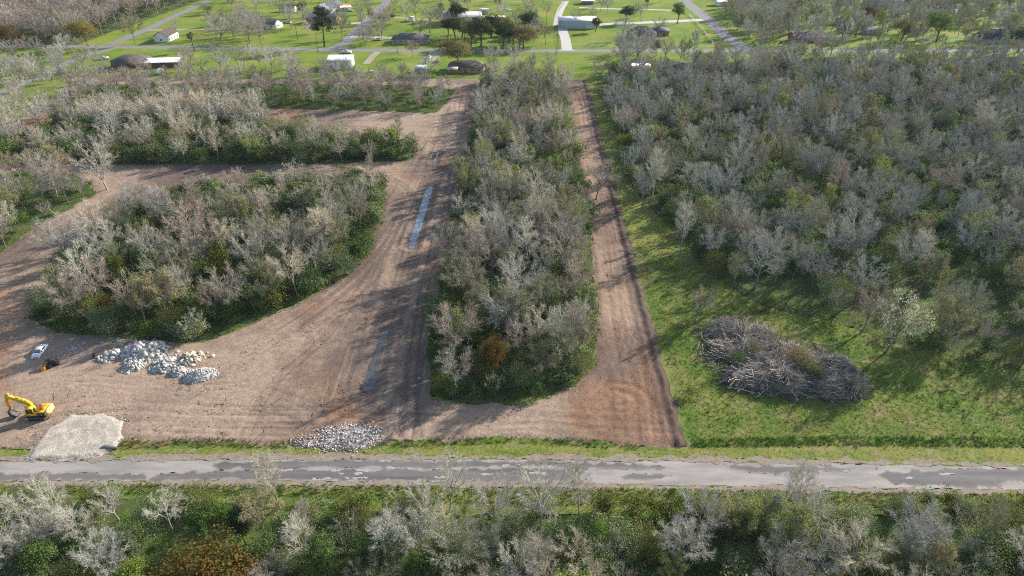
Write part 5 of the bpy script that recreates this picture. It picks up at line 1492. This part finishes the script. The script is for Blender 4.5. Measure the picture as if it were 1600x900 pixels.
rubble('rubble_pile', 'pale rubble heap in front of the largest slab pile', 208, 574, 2.6, 2.4, 1.1, 380, .12, .9, 20, 4, WC, .3, group=GR)
rubble('rubble_pile', 'sunlit rubble heap just right of the largest slab pile', 260, 572, 3.3, 2.8, 1.4, 480, .12, 1.1, 10, 5, WC, .25, group=GR)
rubble('rubble_pile', 'cream-coloured rubble heap behind the sunlit ones', 297, 563, 3.2, 2.4, 1.5, 420, .12, 1.3, 20, 6, (.50, .44, .35), .25, group=GR)
rubble('rubble_pile', 'small rubble heap between the cream one and the last one', 281, 582, 2.2, 1.9, 1.0, 280, .1, .6, 0, 7, WC, .35, group=GR)
rubble('rubble_pile', 'fine white rubble heap at the right end of the row', 313, 588, 3.9, 2.6, 1.7, 950, .09, .45, 15, 8, (.60, .575, .55), .5, group=GR)
rubble('rock_pile', 'long bank of whitish crushed rock beside the road', 543, 682, 7.4, 3.9, .55, 2400, .09, .42, 1, 9, (.60, .55, .53), .5, dirty=.22)
rubble('rock_pile', 'thin spill of rock and soil at the left end of the crushed rock bank', 478, 689, 3.4, 2.0, .3, 330, .15, .45, 0, 10, (.52, .47, .45), .5, dirty=.4)
rubble('rock_pile', 'few pale rocks spilled beside the end of the lower puddle', 552, 620, 2.2, .8, .25, 30, .2, .6, 12, 11, (.48, .40, .31), .5)
for k, (px, py, s) in enumerate([(186, 533, 1.2), (160, 536, .9), (113, 531, 1.0), (240, 533, 1.1), (132, 537, .8), (345, 575, .5), (330, 592, .45), (655, 592, .6)]):
    R = np.random.RandomState(k + 60); mb = MB(); chunk(mb, R, np.zeros(3), s, .45, (.5, .48, .45))
    o = mb.build('concrete_slab', M['tinted']); x, y = G(px, py); o.location = (x, y, .18)
    tag(o, ['broken slab lying at the wood edge above the largest rubble pile', 'broken slab at the wood edge above the long low pile', 'broken slab at the wood edge beside the silver car', 'broken slab at the wood edge, furthest along the largest pile', 'small slab at the wood edge between car and rubble', 'small stone right of the last rubble heap', 'small stone below the last rubble heap', 'lone stone on the dirt lane by the lower puddle'][k], 'slab', 'loose slabs and stones')
# culvert pipe in the gravel pad's bank
x, y = G(176, 700)
e = empty('culvert_pipe', (x, y, .25), 0, 'dark open end of a culvert pipe at the side of the gravel pad', 'pipe')
mb = MB()
an = np.arange(16) / 16 * 6.283
for r, nm in ((.45, 'outer'),):
    v = [(xx, r * math.cos(k), r * math.sin(k)) for xx in (-1.6, 1.1) for k in an] + [(xx, .40 * math.cos(k), .40 * math.sin(k)) for xx in (-1.6, 1.1) for k in an]
    mb.add(v, quads=[(i, (i + 1) % 16, 16 + (i + 1) % 16, 16 + i) for i in range(16)] + [(32 + i, 48 + i, 48 + (i + 1) % 16, 32 + (i + 1) % 16) for i in range(16)] + [(16 + i, 16 + (i + 1) % 16, 48 + (i + 1) % 16, 48 + i) for i in range(16)])
mb.build('barrel', M['pipe'], e)

# ------------------------------------------------------------------ brush pile
def brush_pile():
    o1 = GP([(1100, 545), (1100, 520), (1120, 506), (1170, 502), (1215, 520), (1260, 545), (1310, 562), (1342, 585), (1346, 612), (1320, 622), (1240, 622), (1180, 612), (1140, 596), (1112, 570)])
    P0 = np.array(o1); c = P0.mean(0)
    R = np.random.RandomState(12)
    x0, y0 = P0.min(0); x1, y1 = P0.max(0)
    e = empty('brush_pile', (c[0], c[1], 0), 0, 'wide grey heap of dead branches and brush on the pasture', 'brush pile')
    MD = [(G(px, py), r, h) for px, py, r, h in ((1142, 522, 7.5, 2.4), (1180, 532, 8, 2.4), (1130, 550, 5, 1.8), (1165, 558, 8, 2.0), (1200, 575, 8, 2.6), (1240, 575, 8, 2.7), (1185, 590, 8, 2.2), (1225, 600, 7, 3.2), (1215, 560, 7, 2.4), (1262, 572, 6.5, 2.8), (1290, 605, 6.5, 3.4), (1325, 608, 5.5, 3.2), (1155, 595, 5.5, 1.6), (1305, 580, 5.5, 2.6), (1192, 548, 8, 2.5), (1232, 560, 7.5, 2.6), (1215, 582, 8.5, 2.9))]
    def hz(Q):
        q = Q + 1.3 * np.column_stack([fbm(Q[:, 0] * .35, Q[:, 1] * .35, 61, 3) - .5, fbm(Q[:, 0] * .35, Q[:, 1] * .35, 62, 3) - .5]) * 2
        z = np.zeros(len(Q))
        for (mx, my), r, h in MD:
            z = np.maximum(z, h * np.clip(1 - ((q[:, 0] - mx) ** 2 + (q[:, 1] - my) ** 2) / (r * .64) ** 2, 0, 1) ** .7)
        return z * (.65 + .7 * fbm(Q[:, 0] * .45, Q[:, 1] * .45, 9, 3))
    st = .6; gx, gy = np.meshgrid(np.arange(x0 - 5, x1 + 5, st), np.arange(y0 - 5, y1 + 5, st))
    Q = np.column_stack([gx.ravel(), gy.ravel()]); z = hz(Q) * .82; ny, nx = gx.shape
    idx = np.arange(nx * ny).reshape(ny, nx); q = np.stack([idx[:-1, :-1], idx[:-1, 1:], idx[1:, 1:], idx[1:, :-1]], -1).reshape(-1, 4)
    q = q[(z[q] > .05).any(1)]
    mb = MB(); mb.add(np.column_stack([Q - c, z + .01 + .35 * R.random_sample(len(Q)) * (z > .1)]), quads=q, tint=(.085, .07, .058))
    mb.build('heap', M['stick'], e)
    n = 8000
    pts = np.column_stack([R.uniform(x0 - 4, x1 + 4, n * 3), R.uniform(y0 - 4, y1 + 4, n * 3)]); zs = hz(pts); k_ = (zs > .12) | ((poly_sdf(pts, o1) < 1.5) & (R.random_sample(len(pts)) < .10)); pts, zs = pts[k_][:n], zs[k_][:n]
    tones = np.array([(.47, .42, .375), (.36, .315, .28), (.22, .185, .16), (.56, .51, .46), (.40, .32, .25)])
    mb = MB()
    cen = np.array([m[0] for m in MD])
    for k, (p, z) in enumerate(zip(pts, zs)):
        w = int(np.argmin(((cen - p) ** 2).sum(1)))
        dirn = w * 1.9 + vnoise(p[0] * .3, p[1] * .3, 21) * 3.2 + R.normal() * .45
        el = R.normal() * .33; L = R.uniform(.9, 2.6) if R.random_sample() < .85 else R.uniform(2.5, 5.5); r = .010 + .035 * R.random_sample() ** 3 + .007 * L
        d = np.array([math.cos(dirn) * math.cos(el), math.sin(dirn) * math.cos(el), math.sin(el)])
        a = np.array([p[0] - c[0], p[1] - c[1], z * .84 + R.uniform(.05, .55)])
        s = np.cross(d, R.normal(size=3)); s /= np.linalg.norm(s)
        m_ = a + s * L * .08
        ptone = tones[(R.randint(5) + w) % 5] * R.uniform(.7, 1.25)
        lo_ = a - d * L / 2; lo_[2] = max(lo_[2], .05)
        mb.tube([lo_, m_, a + d * L / 2], [r * 1.2, r, r * .35], 3, tint=ptone, cap=False)
        if k % 2 == 0:
            for j in range(7):
                b0 = a + d * L * R.uniform(0, .5); dd = d + R.normal(size=3) * .45 + np.array([0, 0, .2]); dd /= np.linalg.norm(dd); ss = np.cross(dd, R.normal(size=3)); ss /= np.linalg.norm(ss)
                mb.add([b0 - ss * .02, b0 + ss * .02, b0 + dd * R.uniform(.5, 1.6)], tris=[(0, 1, 2)], tint=ptone * R.uniform(.9, 1.25))
    tag(mb.build('branches', M['stick'], e), None, None, None, 'stuff')
    # pale logs lying on the heap and bushes grown through it
    for k, (ax, ay, bx, by, r, lab) in enumerate([(1100, 526, 1150, 527, .14, 'long pale log sticking out of the left end of the brush pile'), (1136, 606, 1182, 616, .12, 'pale log at the lower left foot of the brush pile'), (1182, 622, 1200, 611, .10, 'short pale log leaning at the lower edge of the brush pile'),
            (1335, 598, 1336, 622, .16, 'bleached upright log at the right end of the brush pile'), (1140, 588, 1180, 596, .11, 'thin pale log across the front of the brush pile'), (1150, 533, 1168, 556, .12, 'slanting pale log in the left half of the brush pile'), (1272, 535, 1302, 566, .13, 'slanting pale log on the upper right slope of the brush pile')]):
        A = np.array(G(ax, ay)); B = np.array(G(bx, by)); za, zb = [float(hz(np.array([w]))[0]) * .9 + .25 for w in (A, B)]
        p = np.array([(*A, za), (*(A * .6 + B * .4), za * .6 + zb * .4 + .15), (*B, zb)])
        m = MB(); m.tube(p - np.array([*A, 0]), [r * 1.2, r, r * .6], 6, tint=(.48, .44, .40))
        m.tube([p[1] - np.array([*A, 0]), p[1] - np.array([*A, 0]) + np.array([.8, .9, .7])], [r * .5, r * .2], 4, tint=(.46, .42, .38))
        o = m.build('dead_log', M['stick']); o.location = (A[0], A[1], 0); tag(o, lab, 'log', 'logs of the brush pile')
    for px, py, h, w, col, lab in [(1148, 574, 4.6, 1.0, (.085, .13, .045), 'green bush growing through the left part of the brush pile'), (1178, 560, 4.4, .8, (.17, .18, .08), 'pale green bush near the middle of the brush pile'), (1236, 574, 5.4, 1.1, (.22, .19, .10), 'tan dry bush on top of the brush pile'), (1262, 588, 5.2, 1.0, (.19, .175, .085), 'olive-tan bush on the right slope of the brush pile'), (1276, 602, 4.2, .8, (.09, .14, .05), 'small green bush at the right foot of the tan ones')]:
        place_tree(('bush', (px + py) % 6), *G(px, py), h, px * .7, col, (.2, .18, .15), 'evergreen_bush', lab, 'bush', 'bushes on the brush pile', w)
brush_pile()

# ------------------------------------------------------------------ grass tufts, weeds
def tufts(name, label, regions, seed, matl=None):
    """regions: (poly, density per m2, height range, colours, keep)"""
    R = np.random.RandomState(seed); mb = MB()
    for poly, dens, (h0, h1), cols, keep in regions:
        p = np.array(poly); x0, y0 = p.min(0); x1, y1 = p.max(0)
        n = int((x1 - x0) * (y1 - y0) * dens)
        P = np.column_stack([R.uniform(x0, x1, n), R.uniform(y0, y1, n)])
        P = P[poly_sdf(P, poly) < 0]
        if keep is not None: P = P[keep(P, R)]
        n = len(P)
        if not n: continue
        k = 5
        B = np.repeat(P, k, 0) + R.normal(size=(n * k, 2)) * .14
        hh = np.repeat(R.uniform(h0, h1, n), k) * R.uniform(.6, 1.1, n * k)
        a = R.uniform(0, 6.283, n * k); lean = R.uniform(.1, .7, n * k) * hh
        w = .022 + .07 * hh
        dx, dy = np.cos(a), np.sin(a)
        v = np.stack([np.column_stack([B[:, 0] - dy * w, B[:, 1] + dx * w, np.full(n * k, .01)]), np.column_stack([B[:, 0] + dy * w, B[:, 1] - dx * w, np.full(n * k, .01)]), np.column_stack([B[:, 0] + dx * lean, B[:, 1] + dy * lean, hh])], 1).reshape(-1, 3)
        cl = np.array(cols)
        f = fbm(P[:, 0] * .12, P[:, 1] * .12, seed, 3)
        ci = np.clip(((f - .28) / .44 * len(cl) + R.normal(size=n) * .6).astype(int), 0, len(cl) - 1)
        t = np.repeat(cl[ci] * R.uniform(.75, 1.25, (n, 1)), k, 0)
        mb.add(v, tris=np.arange(len(v)).reshape(-1, 3), tint=np.repeat(t, 3, 0))
    return tag(mb.build(name, M['grasst']), label, None, None, 'stuff')
PAST = GP([(1062, 640), (1082, 698), (1700, 698), (1800, 640), (1700, 520), (1330, 490), (1190, 465), (1100, 420), (1040, 400), (1000, 420), (1020, 500), (1045, 580)])
GRN = [(.07, .135, .018), (.11, .20, .022), (.17, .245, .035), (.24, .25, .06), (.28, .23, .115), (.20, .16, .09)]
LUSH = [(.055, .14, .016), (.08, .19, .022), (.13, .24, .03)]
DRY = [(.12, .15, .04), (.20, .19, .07), (.28, .22, .12)]
DITCH_R = GP([(1080, 686), (1300, 681), (1700, 684), (2100, 690), (2100, 706), (1700, 700), (1300, 696), (1080, 699)])
DITCH_M = GP([(612, 690), (700, 684), (800, 682), (900, 684), (1000, 694), (1000, 702), (900, 697), (800, 692), (612, 700)])
DITCH_L = GP([(190, 688), (330, 684), (450, 690), (450, 700), (330, 698), (190, 701)])
LOW_STRIP = GP([(-200, 757), (400, 756), (800, 760), (1200, 766), (1600, 772), (1900, 778), (1900, 800), (1200, 788), (800, 790), (400, 774), (-200, 772)])
tufts('pasture_grass', 'rough tufted pasture grass and weeds', [
    (PAST, 6.0, (.08, .38), GRN, None), (PAST, .25, (.5, 1.0), [(.10, .12, .04), (.20, .17, .10), (.24, .18, .12)], lambda P, R: fbm(P[:, 0] * .15, P[:, 1] * .15, 3, 3) > .55),
    (VT + [(x, y + .6) for x, y in RT][::-1], 5.0, (.06, .20), [(.12, .20, .03), (.17, .21, .045), (.24, .22, .09), (.30, .25, .13)], None)], 3)
tufts('ditch_grass', 'tall lush green grass in the roadside ditches', [
    (DITCH_R, 16, (.2, .62), LUSH + [(.15, .19, .045)], lambda P, R: R.random_sample(len(P)) < .25 + 1.2 * (fbm(P[:, 0] * .2, P[:, 1] * .5, 5, 3) - .25)), (DITCH_M, 14, (.15, .55), LUSH + [(.12, .13, .05)], lambda P, R: R.random_sample(len(P)) < .2 + 1.2 * (fbm(P[:, 0] * .2, P[:, 1] * .5, 6, 3) - .25)), (DITCH_L, 5, (.3, .8), DRY, None),
    (LOW_STRIP, 10, (.12, .55), [(.06, .12, .02), (.09, .16, .03), (.13, .17, .04), (.20, .19, .07)], None)], 4)
tufts('strip_grass', 'grass of the narrow strip beside the dirt lane', [
    (GP([(922, 130), (944, 128), (985, 290), (1012, 320), (1062, 372), (1040, 420), (1003, 430), (986, 382), (961, 290)]), 1.6, (.2, .5), GRN, None),
    (GP([(0, 398), (60, 352), (110, 326), (152, 302), (120, 274), (-60, 285), (-60, 410)]), 1.6, (.2, .6), LUSH + DRY, None),
    (W_FAR, .9, (.4, 1.0), LUSH + DRY, None), (W_LEFT, .8, (.4, 1.0), [(.05, .09, .02), (.08, .11, .03)], None), (W_MID, .8, (.4, 1.0), [(.05, .09, .02), (.08, .11, .03)], None)], 5)
# broken sticks and clods left on the graded soil
R = np.random.RandomState(31); mb = MB()
poly = GP([(20, 690), (440, 690), (620, 660), (660, 480), (600, 420), (480, 500), (330, 560), (60, 600)])
p = np.array(poly); x0, y0 = p.min(0); x1, y1 = p.max(0)
P = np.column_stack([R.uniform(x0, x1, 1500), R.uniform(y0, y1, 1500)]); P = P[poly_sdf(P, poly) < 0][:420]
for q in P:
    if fbm(q[0] * .2, q[1] * .2, 8, 2) < .5: continue
    a = R.uniform(0, 6.28); L = R.uniform(.4, 2.2); d = np.array([math.cos(a), math.sin(a), R.normal() * .1]); c = np.array([q[0], q[1], .28])
    mb.tube([c - d * L / 2, c + R.normal(size=3) * .06, c + d * L / 2], [.04, .035, .015], 3, tint=np.array((.16, .13, .11)) * R.uniform(.6, 1.8), cap=False)
mc_ = MB()
for poly_, n_ in ((poly, 2600), (GP([(900, 140), (935, 140), (990, 400), (1050, 640), (1064, 694), (700, 672), (900, 640), (955, 560), (930, 330)]), 1800), (GP([(690, 170), (735, 170), (690, 440), (660, 680), (560, 690), (610, 480), (640, 330)]), 1100)):
    pp = np.array(poly_); P = np.column_stack([R.uniform(*np.sort(pp[:, 0])[[0, -1]], n_ * 4), R.uniform(*np.sort(pp[:, 1])[[0, -1]], n_ * 4)]); P = P[poly_sdf(P, poly_) < -.5]
    P = P[R.random_sample(len(P)) < (fbm(P[:, 0] * .12, P[:, 1] * .12, 12, 3) - .25) * 1.5][:n_]
    for q in P:
        s_c = .08 + .24 * R.random_sample() ** 3
        chunk(mc_, R, np.array([q[0], q[1], .2]), s_c, .7, np.array((.25, .18, .135)) * R.uniform(.7, 1.4))
mg = MB(); pad = GP([(76, 668), (110, 646), (165, 644), (196, 660), (195, 680), (173, 706), (152, 719), (42, 719), (58, 692)])
pp = np.array(pad); P = np.column_stack([R.uniform(pp[:, 0].min() - 4, pp[:, 0].max() + 4, 16000), R.uniform(pp[:, 1].min() - 2, pp[:, 1].max() + 5, 16000)]); dd_ = poly_sdf(P, pad)
P = P[(R.random_sample(len(P)) < np.exp(-np.abs(dd_) / 1.2) * .16) & (P[:, 1] > G(100, 719)[1])]
for q in P:
    chunk(mg, R, np.array([q[0], q[1], .22]), .06 + .2 * R.random_sample() ** 3, .6, np.array((.48, .43, .37)) * R.uniform(.6, 1.2))
tag(mg.build('loose_gravel', M['stick']), 'loose stones spilled round the edge of the gravel pad', None, None, 'stuff')
tag(mc_.build('soil_clods', M['stick']), 'loose clods of soil on the graded ground', None, None, 'stuff')
tag(mb.build('twig_debris', M['stick']), 'broken sticks scattered over the graded soil', None, None, 'stuff')

# ------------------------------------------------------------------ fences, poles, mailbox
def fence(name, label, line, step, hgt, wires, post_r, pm, wm, rail=None, group=None, cat='fence'):
    pts = np.array(line); x, y = pts[0]
    e = empty(name, (x, y, 0), 0, label, cat, group)
    seg = np.linalg.norm(np.diff(pts, axis=0), axis=1); tot = seg.sum(); n = int(tot / step)
    acc = np.concatenate([[0], np.cumsum(seg)])
    Q = np.column_stack([np.interp(np.linspace(0, tot, n + 1), acc, pts[:, k]) for k in range(2)]) - pts[0]
    pm_ = MB(); pm_.tube([(0, 0, -.1), (0, 0, hgt)], [post_r, post_r * .9], 6); first = None
    for q in Q:
        if first is None: o = pm_.build('post', pm, e); first = o
        else: o = first.copy(); COL.objects.link(o); o.parent = e
        o.location = (q[0], q[1], 0); o.rotation_euler = (RP.uniform(-.05, .05), RP.uniform(-.05, .05), 0)
    for z in wires:
        w = MB(); w.tube([(q[0], q[1], z) for q in Q], rail or .012, 4); w.build('rail' if rail else 'wire', wm, e)
fence('wire_fence', 'weathered post and wire fence along the foot of the roadside woods', GP([(300, 778), (640, 789), (800, 794), (1000, 793), (1200, 790), (1420, 788), (1640, 792)]), 3.6, 1.35, (.45, .85, 1.2), .06, M['wood'], M['steel'])
fence('rail_fence', 'white rail fence running down the lawn beside the side road', GP([(1076, 24), (1096, 45), (1117, 73)]), 5.0, 1.5, (.5, .95, 1.4), .09, M['white'], M['white'], .06)
fence('rail_fence', 'white rail fence along the far road before the black-roofed house', GP([(900, 72), (960, 73), (1040, 74), (1116, 74)]), 5.0, 1.4, (.5, .95, 1.35), .07, M['white'], M['white'], .04)
fence('wire_fence', 'dark fence line along the left side of the white drive', GP([(874, 76), (871, 48), (872, 20), (884, 0)]), 5.0, 1.6, (.6, 1.1, 1.5), .09, M['wood'], M['steel'], .03)
for k, (px, py, lab) in enumerate([(497, 82, 'utility pole at the far road left of the side road junction'), (621, 83, 'utility pole at the far road before the long grey house'), (744, 84, 'utility pole at the far road behind the brick ranch house'), (870, 83, 'utility pole at the far road beside the white drive'), (388, 78, 'utility pole at the far road below the trio of trees'), (465, 62, 'thin pole on the lawn left of the tall pine'), (1230, 83, 'utility pole at the far road right of the junction')]):
    x, y = G(px, py)
    e = empty('utility_pole', (x, y, 0), rad(90), lab, 'utility pole', 'poles along the far road')
    m = MB(); m.tube([(0, 0, -.2), (0, 0, 10.5)], [.19, .13], 7); m.build('mast', M['pole'], e)
    m = MB(); m.box((0, 0, 9.7), (.14, 2.4, .16)); cb = m.build('crossarm', M['pole'], e)
    for s in (-1, -.4, .4, 1):
        m = MB(); m.tube([(0, s, 9.78), (0, s, 9.98)], [.06, .05], 6); m.build('insulator', M['white'], cb)
x, y = G(1157, 67)
e = empty('mailbox', (x, y, 0), rad(40), 'white mailbox post at the corner of the side road', 'mailbox')
m = MB(); m.box((0, 0, .6), (.22, .22, 1.2)); m.build('post', M['white'], e)
m = MB(); m.prism([(-.45, 1.2), (.45, 1.2), (.45, 1.55), (.3, 1.75), (-.3, 1.75), (-.45, 1.55)], -.2, .2); m.build('box', M['white'], e)

# ------------------------------------------------------------------ the air: a thin even haze round the whole place
hz = MB(); hz.box((0, 0, 50.0), (12600, 12600, 102.0))
hm = bpy.data.materials.new('thin haze'); hm.use_nodes = True
for n in list(hm.node_tree.nodes): hm.node_tree.nodes.remove(n)
ho = hm.node_tree.nodes.new('ShaderNodeOutputMaterial'); hv = hm.node_tree.nodes.new('ShaderNodeVolumePrincipled')
hv.inputs['Color'].default_value = (.72, .84, 1.0, 1); hv.inputs['Density'].default_value = HAZE; hv.inputs['Anisotropy'].default_value = .0
hm.node_tree.links.new(hv.outputs[0], ho.inputs['Volume'])
tag(hz.build('haze', hm), 'thin bluish haze in the air', None, None, 'stuff')
